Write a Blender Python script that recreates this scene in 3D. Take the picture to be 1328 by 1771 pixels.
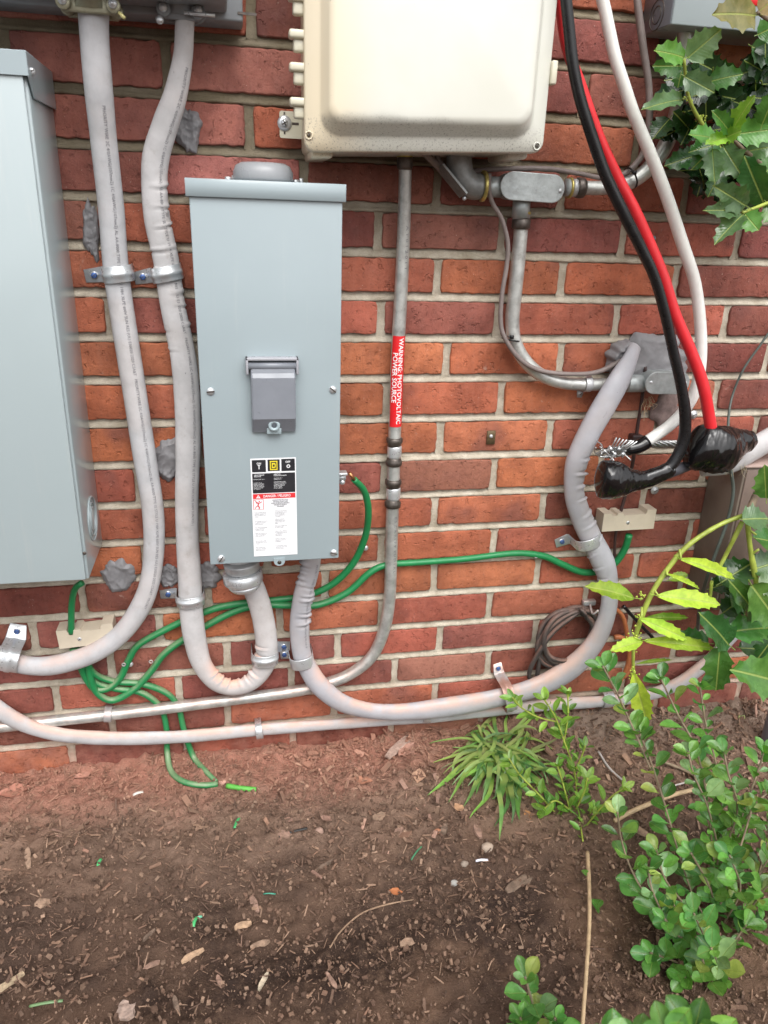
import bpy, bmesh, math, random
import numpy as np
from mathutils import Vector, Matrix, noise as mnoise
random.seed(7); rng = np.random.default_rng(7)
for o in list(bpy.data.objects): bpy.data.objects.remove(o)
sc = bpy.context.scene
COL = sc.collection
# ------------------------------------------------------------------ camera
IW, IH, F = 1328.0, 1771.0, 1300.0
YAW, PITCH, ROLL = 0.20606, 0.37277, 0.03424
CP = np.array([-0.01793, -1.20508, -0.21592])
def _rot():
    c, s = math.cos, math.sin
    Rz = np.array([[c(YAW), s(YAW), 0], [-s(YAW), c(YAW), 0], [0, 0, 1]])
    fwd = np.array([0, c(PITCH), -s(PITCH)]); up = np.array([0, s(PITCH), c(PITCH)]); rt = np.array([1., 0, 0])
    r2 = c(ROLL) * rt + s(ROLL) * up; u2 = -s(ROLL) * rt + c(ROLL) * up
    return np.stack([Rz @ r2, Rz @ u2, Rz @ fwd], 1)
CR = _rot()
cam = bpy.data.cameras.new('camera'); camo = bpy.data.objects.new('camera', cam); COL.objects.link(camo); sc.camera = camo
m = Matrix.Identity(4)
for i in range(3):
    m[i][0] = CR[i][0]; m[i][1] = CR[i][1]; m[i][2] = -CR[i][2]; m[i][3] = CP[i]
camo.matrix_world = m
cam.sensor_fit = 'VERTICAL'; cam.sensor_height = 36; cam.sensor_width = 27; cam.lens = F / IH * 36
cam.clip_start = 0.02; cam.clip_end = 400
cam.dof.use_dof = True; cam.dof.focus_distance = 1.22; cam.dof.aperture_fstop = 7.5
# ------------------------------------------------------------------ light
SUN_EL, SUN_AZ = math.radians(52), math.radians(-18)      # in front of the wall, a little to the left
wd = bpy.data.worlds.new('World'); sc.world = wd; wd.use_nodes = True
nt = wd.node_tree; nt.nodes.clear()
sky = nt.nodes.new('ShaderNodeTexSky'); sky.sky_type = 'NISHITA'; sky.sun_disc = False
sky.sun_elevation = SUN_EL; sky.sun_rotation = math.pi + SUN_AZ; sky.dust_density = 4.0; sky.air_density = 0.7; sky.ozone_density = 0.5
mx = nt.nodes.new('ShaderNodeMix'); mx.data_type = 'RGBA'; mx.inputs[0].default_value = 0.72
hs = nt.nodes.new('ShaderNodeHueSaturation'); hs.inputs['Saturation'].default_value = 0.12
bg = nt.nodes.new('ShaderNodeBackground'); bg.inputs[1].default_value = 0.15
wo = nt.nodes.new('ShaderNodeOutputWorld')
nt.links.new(sky.outputs[0], hs.inputs['Color']); nt.links.new(hs.outputs[0], bg.inputs[0]); nt.links.new(bg.outputs[0], wo.inputs[0])
nt.nodes.remove(mx)
sl = bpy.data.lights.new('sun', 'SUN'); sl.energy = 1.0; sl.angle = math.radians(36); sl.color = (1, .965, .91)
so = bpy.data.objects.new('sun', sl); COL.objects.link(so)
dv = Vector((math.sin(SUN_AZ) * math.cos(SUN_EL), -math.cos(SUN_AZ) * math.cos(SUN_EL), math.sin(SUN_EL)))
so.rotation_euler = dv.to_track_quat('Z', 'Y').to_euler(); so.location = (0, -3, 4)
sc.view_settings.view_transform = 'Standard'; sc.view_settings.look = 'None'; sc.view_settings.gamma = 1
sc.view_settings.exposure = 0.84
sc.render.engine = 'CYCLES'
# ------------------------------------------------------------------ pixel rays (to measure real positions)
def ray(px, py):
    d = CR @ np.array([(px - IW / 2) / F, -(py - IH / 2) / F, 1.0]); return d
def W(px, py, d=0.0):                                       # point on the plane d metres in front of the wall
    r = ray(px, py); t = (-d - CP[1]) / r[1]; return CP + t * r
def zc(P): return float(CR[:, 2] @ (np.array(P) - CP))
def prj(P):
    q = CR.T @ (np.array(P) - CP); return IW / 2 + F * q[0] / q[2], IH / 2 - F * q[1] / q[2]
def fbm(x, y, z=0., s=1., o=4):
    return mnoise.fractal(Vector((x * s, y * s, z * s)), 1.0, 2.0, o)
def soil_h(x, y):
    rise = .020 * math.exp(-((x - .66) / .24) ** 2) * math.exp(min(y, 0) / .12)
    fade = 1.0 if (-1.0 < x < 1.8 and y > -1.6) else .3
    return -1.188 + rise + fade * (.012 * fbm(x, y, 3, 3.2, 3) + .0105 * fbm(x, y, 1, 13, 4)) + .010 * math.exp(min(y, 0) / .03)
def G(px, py, up=0.):
    r = ray(px, py); z = -1.188
    for _ in range(8):
        t = (z + up - CP[2]) / r[2]; P = CP + t * r
        z = soil_h(P[0], P[1])
    return P
# ------------------------------------------------------------------ mesh builder
class MB:
    def __init__(s): s.v = []; s.f = []; s.mi = []; s.sm = []
    def add(s, vs, fs, mi=0, smooth=True):
        b = len(s.v); s.v += [tuple(map(float, p)) for p in vs]
        for f in fs: s.f.append(tuple(b + i for i in f)); s.mi.append(mi); s.sm.append(smooth)
        return s
    def box(s, x0, x1, y0, y1, z0, z1, bev=.0, seg=2, mi=0, mat=None):
        bm = bmesh.new(); bmesh.ops.create_cube(bm, size=1)
        for v in bm.verts: v.co = Vector(((x0 + x1) / 2 + v.co.x * (x1 - x0), (y0 + y1) / 2 + v.co.y * (y1 - y0), (z0 + z1) / 2 + v.co.z * (z1 - z0)))
        if bev > 0: bmesh.ops.bevel(bm, geom=list(bm.edges), offset=bev, segments=seg, profile=.5, affect='EDGES')
        if mat is not None: bmesh.ops.transform(bm, matrix=mat, verts=bm.verts)
        bm.verts.index_update()
        s.add([v.co for v in bm.verts], [[v.index for v in f.verts] for f in bm.faces], mi, bev > 0); bm.free(); return s
    def tube(s, P, R, n=12, cap=True, mi=0, flat=None, closed=False, front=None, ang0=0.):
        P = np.array(P, float); k = len(P)
        R = np.full(k, R) if np.isscalar(R) else np.array(R)
        T = np.gradient(P, axis=0) if not closed else (np.roll(P, -1, 0) - np.roll(P, 1, 0))
        T /= np.linalg.norm(T, axis=1)[:, None] + 1e-12
        if front is not None:
            N = np.array(front)[None, :] - (T @ np.array(front))[:, None] * T; N /= np.linalg.norm(N, axis=1)[:, None] + 1e-9
        else:
            a = np.array([0, 0, 1.]) if abs(T[0][2]) < .9 else np.array([1., 0, 0])
            N = np.zeros((k, 3)); nn = a - (a @ T[0]) * T[0]; nn /= np.linalg.norm(nn); N[0] = nn
            for i in range(1, k):
                nn = N[i - 1] - (N[i - 1] @ T[i]) * T[i]; N[i] = nn / np.linalg.norm(nn)
        B = np.cross(N, T)
        fl = np.ones(k) if flat is None else (np.full(k, flat) if np.isscalar(flat) else np.array(flat))
        A = np.linspace(0, 2 * math.pi, n, endpoint=False) + ang0
        vs = []
        for i in range(k):
            for a in A: vs.append(P[i] + R[i] * (fl[i] * math.cos(a) * N[i] + math.sin(a) * B[i]))
        fs = []
        for i in range(k if closed else k - 1):
            j = (i + 1) % k
            for a in range(n):
                b = (a + 1) % n; fs.append((i * n + a, i * n + b, j * n + b, j * n + a))
        if cap and not closed:
            fs.append(tuple(reversed(range(n)))); fs.append(tuple((k - 1) * n + a for a in range(n)))
        return s.add(vs, fs, mi)
    def lathe(s, prof, c, axis, n=20, mi=0):                 # prof: (distance along the axis, radius)
        axis = Vector(axis).normalized(); q = axis.to_track_quat('Z', 'Y').to_matrix(); c = Vector(c)
        vs = []; k = len(prof)
        for h, r in prof:
            for a in range(n):
                t = 2 * math.pi * a / n; vs.append(c + q @ Vector((r * math.cos(t), r * math.sin(t), h)))
        fs = []
        for i in range(k - 1):
            for a in range(n):
                b = (a + 1) % n; fs.append((i * n + a, i * n + b, (i + 1) * n + b, (i + 1) * n + a))
        fs.append(tuple(reversed(range(n)))); fs.append(tuple((k - 1) * n + a for a in range(n)))
        return s.add(vs, fs, mi)
    def prism(s, out, M, t0, t1, mi=0, bev=0., hole=None):   # out: 2-D outline in local xy, extruded along local z, mapped by M
        bm = bmesh.new(); vs = [bm.verts.new((x, y, t0)) for x, y in out]; f = bm.faces.new(vs)
        r = bmesh.ops.extrude_face_region(bm, geom=[f]); 
        for v in [g for g in r['geom'] if isinstance(g, bmesh.types.BMVert)]: v.co.z = t1
        bmesh.ops.recalc_face_normals(bm, faces=bm.faces)
        if bev > 0:
            ed = [e for e in bm.edges if abs(e.verts[0].co.z - t1) < 1e-9 and abs(e.verts[1].co.z - t1) < 1e-9]
            bmesh.ops.bevel(bm, geom=ed, offset=bev, segments=2, profile=.5, affect='EDGES')
        bm.verts.index_update()
        s.add([M @ v.co for v in bm.verts], [[v.index for v in f.verts] for f in bm.faces], mi, False); bm.free(); return s
    def ico(s, c, r, sub=2, fn=None, mi=0, sc_=(1, 1, 1)):
        bm = bmesh.new(); bmesh.ops.create_icosphere(bm, subdivisions=sub, radius=1)
        vs = []
        for v in bm.verts:
            p = v.co.copy(); k = fn(p) if fn else 1
            vs.append((c[0] + p.x * r * sc_[0] * k, c[1] + p.y * r * sc_[1] * k, c[2] + p.z * r * sc_[2] * k))
        bm.verts.index_update()
        s.add(vs, [[v.index for v in f.verts] for f in bm.faces], mi); bm.free(); return s
    def xf(s, fn): s.v = [tuple(fn(Vector(p))) for p in s.v]; return s
    def text(s, body, M, size, mi=0, align='LEFT', fn=None, bold=0., sx=1.0, spc=1.0, line=1.0):
        cu = bpy.data.curves.new('t', 'FONT'); cu.body = body; cu.size = size; cu.align_x = align; cu.offset = bold; cu.space_character = spc; cu.space_line = line
        cu.resolution_u = 2
        ob = bpy.data.objects.new('t', cu); me = bpy.data.meshes.new_from_object(ob)
        if fn and size > .008:
            bm = bmesh.new(); bm.from_mesh(me); bmesh.ops.triangulate(bm, faces=bm.faces)
            for _ in range(2): bmesh.ops.subdivide_edges(bm, edges=[e for e in bm.edges if e.calc_length() > size * .12], cuts=2); bmesh.ops.triangulate(bm, faces=bm.faces)
            bm.to_mesh(me); bm.free()
        vs = []
        for v in me.vertices:
            p = Vector((v.co.x * sx, v.co.y, 0)); vs.append(fn(p) if fn else M @ p)
        s.add(vs, [list(p.vertices) for p in me.polygons], mi, False)
        bpy.data.objects.remove(ob); bpy.data.curves.remove(cu); bpy.data.meshes.remove(me); return s
    def mesh(s, name, mats, org=(0, 0, 0)):
        me = bpy.data.meshes.new(name)
        o = Vector(org); me.from_pydata([tuple(Vector(p) - o) for p in s.v], [], s.f)
        for mm in (mats if isinstance(mats, (list, tuple)) else [mats]): me.materials.append(mm)
        me.polygons.foreach_set('material_index', s.mi); me.polygons.foreach_set('use_smooth', s.sm)
        me.update(); return me
ORG = {}
def ob_new(name, me, loc, parent=None):
    o = bpy.data.objects.new(name, me); COL.objects.link(o)
    if parent is None: o.location = loc
    else: o.parent = parent; o.location = tuple(Vector(loc) - Vector(ORG[parent.name]))
    ORG[o.name] = tuple(loc); return o
def meta(o, label, cat, group=None):
    o['label'] = label; o['category'] = cat
    if group: o['group'] = group
    return o
def thing(name, label, cat, loc, group=None):
    return meta(ob_new(name, None, tuple(loc)), label, cat, group)
def part(name, mb, mats, parent, label=None, auto=None):
    c = np.array(mb.v); org = (c.min(0) + c.max(0)) / 2
    o = ob_new(name, mb.mesh(name, mats, org), org, parent)
    if label: o['label'] = label
    return o
def single(name, mb, mats, label, cat, group=None):
    c = np.array(mb.v); org = (c.min(0) + c.max(0)) / 2; org[2] = c.min(0)[2]
    return meta(ob_new(name, mb.mesh(name, mats, org), org), label, cat, group)
def frame(o, x, y):                                          # local x,y axes -> matrix at o
    x = Vector(x).normalized(); y = Vector(y); y = (y - y.dot(x) * x).normalized(); z = x.cross(y)
    return Matrix(((x.x, y.x, z.x, o[0]), (x.y, y.y, z.y, o[1]), (x.z, y.z, z.z, o[2]), (0, 0, 0, 1)))
def WF(x, y, z): return frame((x, y, z), (1, 0, 0), (0, 0, 1))  # plane facing the viewer of the wall; local z points to -Y
def circ(r, n=20, cx=0, cy=0): return [(cx + r * math.cos(2 * math.pi * i / n), cy + r * math.sin(2 * math.pi * i / n)) for i in range(n)]
def rrect(w, h, r, n=5, cx=0, cy=0):
    o = []
    for (sx, sy, a0) in ((1, 1, 0), (-1, 1, 90), (-1, -1, 180), (1, -1, 270)):
        for i in range(n + 1):
            a = math.radians(a0 + 90 * i / n); o.append((cx + sx * (w / 2 - r) + r * math.cos(a), cy + sy * (h / 2 - r) + r * math.sin(a)))
    return o
def catmull(P, step=.006):
    P = np.array(P, float); Q = np.vstack([2 * P[0] - P[1], P, 2 * P[-1] - P[-2]]); out = []
    for i in range(1, len(Q) - 2):
        n = max(2, int(np.linalg.norm(Q[i + 1][:3] - Q[i][:3]) / step))
        for k in range(n):
            t = k / n; a, b, c, d = Q[i - 1], Q[i], Q[i + 1], Q[i + 2]
            out.append(.5 * ((2 * b) + (-a + c) * t + (2 * a - 5 * b + 4 * c - d) * t * t + (-a + 3 * b - 3 * c + d) * t ** 3))
    out.append(P[-1]); return np.array(out)
def pth(pts, step=.006):                                     # (px, py, depth, width px) -> sampled centre line and radius
    A = []
    for p in pts:
        w = W(p[0], p[1], p[2]); A.append(list(w) + [p[3] / 2 * zc(w) / F])
    A = catmull(A, step); return A[:, :3], A[:, 3]
# ------------------------------------------------------------------ materials
def nodes(name):
    m = bpy.data.materials.new(name); m.use_nodes = True; n = m.node_tree; n.nodes.clear()
    out = n.nodes.new('ShaderNodeOutputMaterial'); b = n.nodes.new('ShaderNodeBsdfPrincipled'); n.links.new(b.outputs[0], out.inputs[0]); return m, n, b
def nz(n, scale, detail=4, rough=.55, vec=None, dist=0.):
    t = n.nodes.new('ShaderNodeTexNoise'); t.inputs['Scale'].default_value = scale; t.inputs['Detail'].default_value = detail; t.inputs['Roughness'].default_value = rough; t.inputs['Distortion'].default_value = dist
    if vec: n.links.new(vec, t.inputs['Vector'])
    return t.outputs['Fac']
def ramp(n, f, a, b, c0=0., c1=1.):
    r = n.nodes.new('ShaderNodeMapRange'); r.interpolation_type = 'SMOOTHSTEP'; n.links.new(f, r.inputs[0])
    for i, v in enumerate((a, b, c0, c1)): r.inputs[1 + i].default_value = v
    return r.outputs[0]
def mixc(n, f, a, b, mode='MIX'):
    x = n.nodes.new('ShaderNodeMix'); x.data_type = 'RGBA'; x.blend_type = mode
    for i, v in ((0, f), (6, a), (7, b)):
        if isinstance(v, (int, float)): x.inputs[i].default_value = v
        elif isinstance(v, (tuple, list)): x.inputs[i].default_value = (*v[:3], 1)
        else: n.links.new(v, x.inputs[i])
    return x.outputs[2]
def mth(n, op, a, b=0.):
    x = n.nodes.new('ShaderNodeMath'); x.operation = op
    for i, v in ((0, a), (1, b)):
        if isinstance(v, (int, float)): x.inputs[i].default_value = v
        else: n.links.new(v, x.inputs[i])
    return x.outputs[0]
def bump(n, b, h, dist=.001, st=1.):
    x = n.nodes.new('ShaderNodeBump'); x.inputs['Distance'].default_value = dist; x.inputs['Strength'].default_value = st; n.links.new(h, x.inputs['Height']); n.links.new(x.outputs[0], b.inputs['Normal'])
def pos(n): return n.nodes.new('ShaderNodeNewGeometry').outputs['Position']
def sepn(n):
    g = n.nodes.new('ShaderNodeNewGeometry'); s = n.nodes.new('ShaderNodeSeparateXYZ'); n.links.new(g.outputs['Normal'], s.inputs[0]); return s.outputs
def sepp(n):
    g = n.nodes.new('ShaderNodeNewGeometry'); s = n.nodes.new('ShaderNodeSeparateXYZ'); n.links.new(g.outputs['Position'], s.inputs[0]); return s.outputs
def vscale(n, v, s):
    x = n.nodes.new('ShaderNodeMapping'); x.inputs['Scale'].default_value = s; n.links.new(v, x.inputs[0]); return x.outputs[0]
def M(name, col, rough=.5, metal=0., var=.12, vs=25, bmp=.0004, bs=300, coat=0., dirt=0., dirtcol=(.06, .05, .04), ds=60, dust=0., dustcol=(.50, .22, .14), objcol=False, rvar=.1, spec=.5, trans=0., streak=0.):
    m, n, b = nodes(name); p = pos(n)
    if objcol: base = n.nodes.new('ShaderNodeObjectInfo').outputs['Color']
    else: base = col
    f = nz(n, vs, 5, .6, p)
    c = mixc(n, ramp(n, f, .3, .7), tuple(x * (1 - var) for x in col), tuple(min(1, x * (1 + var)) for x in col)) if not objcol else mixc(n, 1., base, mixc(n, ramp(n, f, .3, .7), (1 - var,) * 3, (1 + var,) * 3), 'MULTIPLY')
    if dirt > 0:
        d = ramp(n, nz(n, ds, 6, .7, p), .62 - .15 * dirt, .75); c = mixc(n, mth(n, 'MULTIPLY', d, min(1, dirt)), c, dirtcol)
    if 'jacket' in name:
        c = mixc(n, mth(n, 'MULTIPLY', ramp(n, nz(n, 55, 5, .75, vscale(n, p, (1, 1, .45)), .8), .68, .72), .75), c, (.06, .06, .065))
        c = mixc(n, mth(n, 'MULTIPLY', ramp(n, nz(n, 8, 4, .6, p), .45, .65), .25), c, (.50, .42, .38))
    if dust > 0:
        up = ramp(n, sepn(n)[2], -.05, .55); dn = ramp(n, nz(n, 22, 4, .6, p), .28, .60)
        zz = ramp(n, sepp(n)[2], -.80, -1.0, 0, 1)
        c = mixc(n, mth(n, 'MULTIPLY', mth(n, 'MULTIPLY', mth(n, 'MULTIPLY', up, dn), dust), zz), c, dustcol)
    if streak:
        sv = ramp(n, nz(n, 1, 5, .7, vscale(n, p, (60, 60, 3.5))), .52, .72); sv2 = ramp(n, nz(n, 5, 4, .6, p), .4, .65)
        c = mixc(n, mth(n, 'MULTIPLY', mth(n, 'MULTIPLY', sv, sv2), streak), c, (.50, .50, .47))
        c = mixc(n, mth(n, 'MULTIPLY', ramp(n, nz(n, 240, 5, .8, p), .70, .76), streak * 1.5), c, (.20, .19, .17))
        c = mixc(n, mth(n, 'MULTIPLY', ramp(n, nz(n, 38, 6, .8, vscale(n, p, (1, 1, .35)), 1.2), .69, .72), streak * 1.2), c, (.60, .60, .58))
    n.links.new(c, b.inputs['Base Color'])
    b.inputs['Metallic'].default_value = metal; b.inputs['Specular IOR Level'].default_value = spec
    n.links.new(ramp(n, nz(n, vs * 1.7, 4, .6, p), .3, .7, max(.02, rough - rvar), min(1, rough + rvar)), b.inputs['Roughness'])
    if coat: b.inputs['Coat Weight'].default_value = coat; b.inputs['Coat Roughness'].default_value = .05
    if bmp: bump(n, b, nz(n, bs, 4, .6, p), bmp)
    return m
# ---- brick
def mat_brick():
    m, n, b = nodes('fired_brick'); p = pos(n)
    oi = n.nodes.new('ShaderNodeObjectInfo'); base = oi.outputs['Color']
    off = n.nodes.new('ShaderNodeVectorMath'); off.operation = 'ADD'; n.links.new(p, off.inputs[0])
    rnd = n.nodes.new('ShaderNodeVectorMath'); rnd.operation = 'SCALE'; rnd.inputs[0].default_value = (7, 3, 5); n.links.new(oi.outputs['Random'], rnd.inputs['Scale']); n.links.new(rnd.outputs[0], off.inputs[1]); q = off.outputs[0]
    c = mixc(n, 1., base, mixc(n, ramp(n, nz(n, 16, 5, .65, q), .3, .7), (.72, .68, .68), (1.22, 1.2, 1.18)), 'MULTIPLY')
    c = mixc(n, mth(n, 'MULTIPLY', ramp(n, nz(n, 260, 3, .7, q), .60, .72), .55), c, (.06, .03, .028))       # iron specks
    c = mixc(n, mth(n, 'MULTIPLY', ramp(n, nz(n, 9, 3, .5, q), .55, .72), .55), c, (.14, .055, .05))          # flashed patches
    v = vscale(n, q, (180, 180, 12)); c = mixc(n, mth(n, 'MULTIPLY', ramp(n, nz(n, 1, 3, .5, v), .45, .75), .07), c, (.40, .22, .17))
    sm = ramp(n, nz(n, 34, 6, .72, q, .6), .66, .76); c = mixc(n, mth(n, 'MULTIPLY', sm, .55), c, (.50, .40, .33))
    c = mixc(n, mth(n, 'MULTIPLY', ramp(n, nz(n, 120, 4, .7, q), .52, .66), .35), c, mixc(n, 1., c, (.55, .5, .5), 'MULTIPLY'))  # mortar smears
    sp = ramp(n, nz(n, 420, 2, .5, q), .735, .76); c = mixc(n, mth(n, 'MULTIPLY', sp, .7), c, (.60, .50, .42))
    foot = mth(n, 'MULTIPLY', ramp(n, sepp(n)[2], -1.00, -1.17), ramp(n, nz(n, 24, 5, .7, p), .38, .72, .0, .5)); c = mixc(n, foot, c, (.42, .20, .145))
    n.links.new(c, b.inputs['Base Color']); b.inputs['Specular IOR Level'].default_value = .3
    n.links.new(ramp(n, nz(n, 50, 4, .6, q), .3, .7, .55, .85), b.inputs['Roughness'])
    h = mth(n, 'ADD', mth(n, 'MULTIPLY', nz(n, 55, 6, .7, q), 1.0), mth(n, 'ADD', mth(n, 'MULTIPLY', nz(n, 420, 4, .7, q), .30), mth(n, 'MULTIPLY', ramp(n, nz(n, 90, 3, .6, q), .32, .40), .45)))
    bump(n, b, h, .0032); return m
def mat_mortar():
    m, n, b = nodes('sand_mortar'); p = pos(n)
    c = mixc(n, ramp(n, nz(n, 30, 6, .7, p), .25, .75), (.355, .305, .235), (.57, .515, .425))
    c = mixc(n, mth(n, 'MULTIPLY', ramp(n, nz(n, 700, 2, .6, p), .58, .7), .45), c, (.17, .13, .09))
    c = mixc(n, mth(n, 'MULTIPLY', ramp(n, nz(n, 10, 5, .7, p), .5, .72), .45), c, (.20, .165, .11))
    tp = mth(n, 'MULTIPLY', ramp(n, sepp(n)[2], -.36, -.08), ramp(n, nz(n, 14, 4, .6, p), .2, .6, .45, .95)); c = mixc(n, tp, c, (.17, .14, .09))  # darker and browner towards the top of the wall
    foot = mth(n, 'MULTIPLY', ramp(n, sepp(n)[2], -1.02, -1.17), ramp(n, nz(n, 24, 5, .7, p), .32, .68, .1, .7)); c = mixc(n, foot, c, (.44, .24, .18))
    n.links.new(c, b.inputs['Base Color']); b.inputs['Roughness'].default_value = .92; b.inputs['Specular IOR Level'].default_value = .2
    h = mth(n, 'ADD', nz(n, 90, 5, .7, p), mth(n, 'MULTIPLY', nz(n, 650, 3, .7, p), .5)); bump(n, b, h, .0022); return m
def mat_soil():
    m, n, b = nodes('garden_soil'); p = pos(n); s = sepp(n)
    a = mixc(n, ramp(n, nz(n, 6, 5, .6, p), .38, .62), (.040, .024, .018), (.19, .115, .078))
    a = mixc(n, mth(n, 'MULTIPLY', ramp(n, nz(n, 70, 6, .75, p), .45, .7), .7), a, (.235, .145, .098))
    a = mixc(n, mth(n, 'MULTIPLY', ramp(n, nz(n, 380, 3, .7, p), .6, .72), .6), a, (.35, .24, .17))
    dry = mth(n, 'MULTIPLY', mth(n, 'MULTIPLY', ramp(n, s[1], -.52, -.12), .95), ramp(n, nz(n, 9, 5, .65, p), .3, .6, .35, 1)); a = mixc(n, dry, a, (.29, .19, .14))
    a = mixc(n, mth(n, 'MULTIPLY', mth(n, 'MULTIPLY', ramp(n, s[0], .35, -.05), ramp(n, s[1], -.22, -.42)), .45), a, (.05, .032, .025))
    lf = ramp(n, s[0], .75, .15)                                                     # red drilling dust spilled along the foot of the wall
    yy = mth(n, 'ADD', s[1], mth(n, 'MULTIPLY', mth(n, 'SUBTRACT', nz(n, 5, 5, .65, p), .5), .16))
    d = mth(n, 'MULTIPLY', mth(n, 'MULTIPLY', ramp(n, yy, -.19, -.03), lf), ramp(n, nz(n, 40, 5, .7, p), .25, .6, .35, .95))
    a = mixc(n, d, a, (.46, .215, .155))
    dark_soil = mth(n, 'MULTIPLY', ramp(n, nz(n, 4.2, 4, .6, p), .50, .62), ramp(n, s[1], -.12, -.42)); a = mixc(n, mth(n, 'MULTIPLY', dark_soil, .55), a, (.045, .030, .026))  # darker soil patches, stronger away from the wall
    rt = mth(n, 'MULTIPLY', mth(n, 'MULTIPLY', ramp(n, yy, -.16, -.03), ramp(n, s[0], .45, .7)), .5); a = mixc(n, rt, a, (.34, .27, .22))
    n.links.new(a, b.inputs['Base Color']); b.inputs['Roughness'].default_value = .95; b.inputs['Specular IOR Level'].default_value = .15
    h = mth(n, 'ADD', nz(n, 60, 7, .75, p), mth(n, 'MULTIPLY', nz(n, 420, 4, .75, p), .35)); bump(n, b, h, .010); return m
def mat_attr(name, rough=.8, bmp=.001, bs=250, dustnear=False):
    m, n, b = nodes(name); a = n.nodes.new('ShaderNodeAttribute'); a.attribute_name = 'tint'; p = pos(n)
    c = mixc(n, 1., a.outputs['Color'], mixc(n, nz(n, 180, 4, .7, p), (.6, .54, .5), (1.42, 1.28, 1.18)), 'MULTIPLY')
    if dustnear:
        s = sepp(n); yy = mth(n, 'ADD', s[1], mth(n, 'MULTIPLY', mth(n, 'SUBTRACT', nz(n, 5, 5, .65, p), .5), .16))
        d = mth(n, 'MULTIPLY', mth(n, 'MULTIPLY', ramp(n, yy, -.16, -.04), ramp(n, s[0], .7, .2)), .55); c = mixc(n, mth(n, 'MULTIPLY', d, ramp(n, nz(n, 60, 3, .6, p), .3, .6, .4, 1)), c, (.44, .20, .135))
    n.links.new(c, b.inputs['Base Color']); b.inputs['Roughness'].default_value = rough; bump(n, b, nz(n, bs, 4, .7, p), bmp); return m
def mat_leaf(name, gloss=.3, under=(1.25, 1.2, 1.3), spots=.25, rib=.55):
    m = bpy.data.materials.new(name); m.use_nodes = True; n = m.node_tree; n.nodes.clear()
    out = n.nodes.new('ShaderNodeOutputMaterial'); b = n.nodes.new('ShaderNodeBsdfPrincipled')
    oi = n.nodes.new('ShaderNodeObjectInfo'); tc = n.nodes.new('ShaderNodeTexCoord').outputs['Object']; p = pos(n)
    hv = n.nodes.new('ShaderNodeHueSaturation'); n.links.new(oi.outputs['Color'], hv.inputs['Color'])
    n.links.new(ramp(n, oi.outputs['Random'], 0, 1, .72, 1.28), hv.inputs['Value']); n.links.new(ramp(n, nz(n, 7, 2, .5, p), .3, .7, .485, .515), hv.inputs['Hue'])
    c = mixc(n, 1., hv.outputs[0], mixc(n, ramp(n, nz(n, 60, 5, .65, p), .3, .7), (.75, .8, .75), (1.2, 1.15, 1.15)), 'MULTIPLY')
    sx = n.nodes.new('ShaderNodeSeparateXYZ'); n.links.new(tc, sx.inputs[0])
    ay = mth(n, 'ABSOLUTE', sx.outputs[1]); mid = ramp(n, ay, .006, .022, 1, 0); c = mixc(n, mth(n, 'MULTIPLY', mid, rib), c, (.42, .50, .14))
    vv = n.nodes.new('ShaderNodeTexWave'); vv.inputs['Scale'].default_value = 3.6; vv.inputs['Distortion'].default_value = 1.2
    cb = n.nodes.new('ShaderNodeCombineXYZ'); n.links.new(mth(n, 'SUBTRACT', sx.outputs[0], mth(n, 'MULTIPLY', ay, .8)), cb.inputs[0]); n.links.new(cb.outputs[0], vv.inputs['Vector'])
    if spots: c = mixc(n, mth(n, 'MULTIPLY', ramp(n, nz(n, 150, 4, .6, p), .66, .74), spots), c, (.30, .26, .10))
    g = n.nodes.new('ShaderNodeNewGeometry'); c = mixc(n, g.outputs['Backfacing'], c, mixc(n, 1., c, under, 'MULTIPLY'))
    n.links.new(c, b.inputs['Base Color']); n.links.new(ramp(n, nz(n, 30, 3, .6, p), .3, .7, gloss - .08, gloss + .14), b.inputs['Roughness']); b.inputs['Specular IOR Level'].default_value = .55
    h = mth(n, 'ADD', mth(n, 'MULTIPLY', vv.outputs['Fac'], .14), mth(n, 'MULTIPLY', mid, -1.)); bump(n, b, h, .0006)
    tr = n.nodes.new('ShaderNodeBsdfTranslucent'); n.links.new(mixc(n, 1., c, (1.3, 1.5, .6), 'MULTIPLY'), tr.inputs[0])
    mxs = n.nodes.new('ShaderNodeMixShader'); mxs.inputs[0].default_value = .3; n.links.new(b.outputs[0], mxs.inputs[1]); n.links.new(tr.outputs[0], mxs.inputs[2]); n.links.new(mxs.outputs[0], out.inputs[0]); return m
mBrick = mat_brick(); mMortar = mat_mortar(); mSoil = mat_soil()
mChip = mat_attr('bark_chips', .85, .0012, 300, True)
GREYP = (.298, .358, .382)
mBox = M('grey_enamel', GREYP, .34, 0, .025, 5, 0, 90, coat=.35, rvar=.02, streak=.22)
mBoxL = M('light_grey_enamel', (.35, .412, .428), .34, 0, .025, 4, 0, 90, coat=.4, rvar=.01, streak=.22)
mBoxD = M('weathered_grey_enamel', (.23, .245, .26), .45, 0, .1, 20, .0002, 200, dirt=.3)
mLatch = M('grey_plastic', (.20, .215, .245), .33, .0, .05, 30, .0001, 400, rvar=.06)
mCream = M('cream_polyester', (.60, .57, .45), .35, 0, .03, 6, .0001, 200, coat=.2, dirt=.0)
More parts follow.
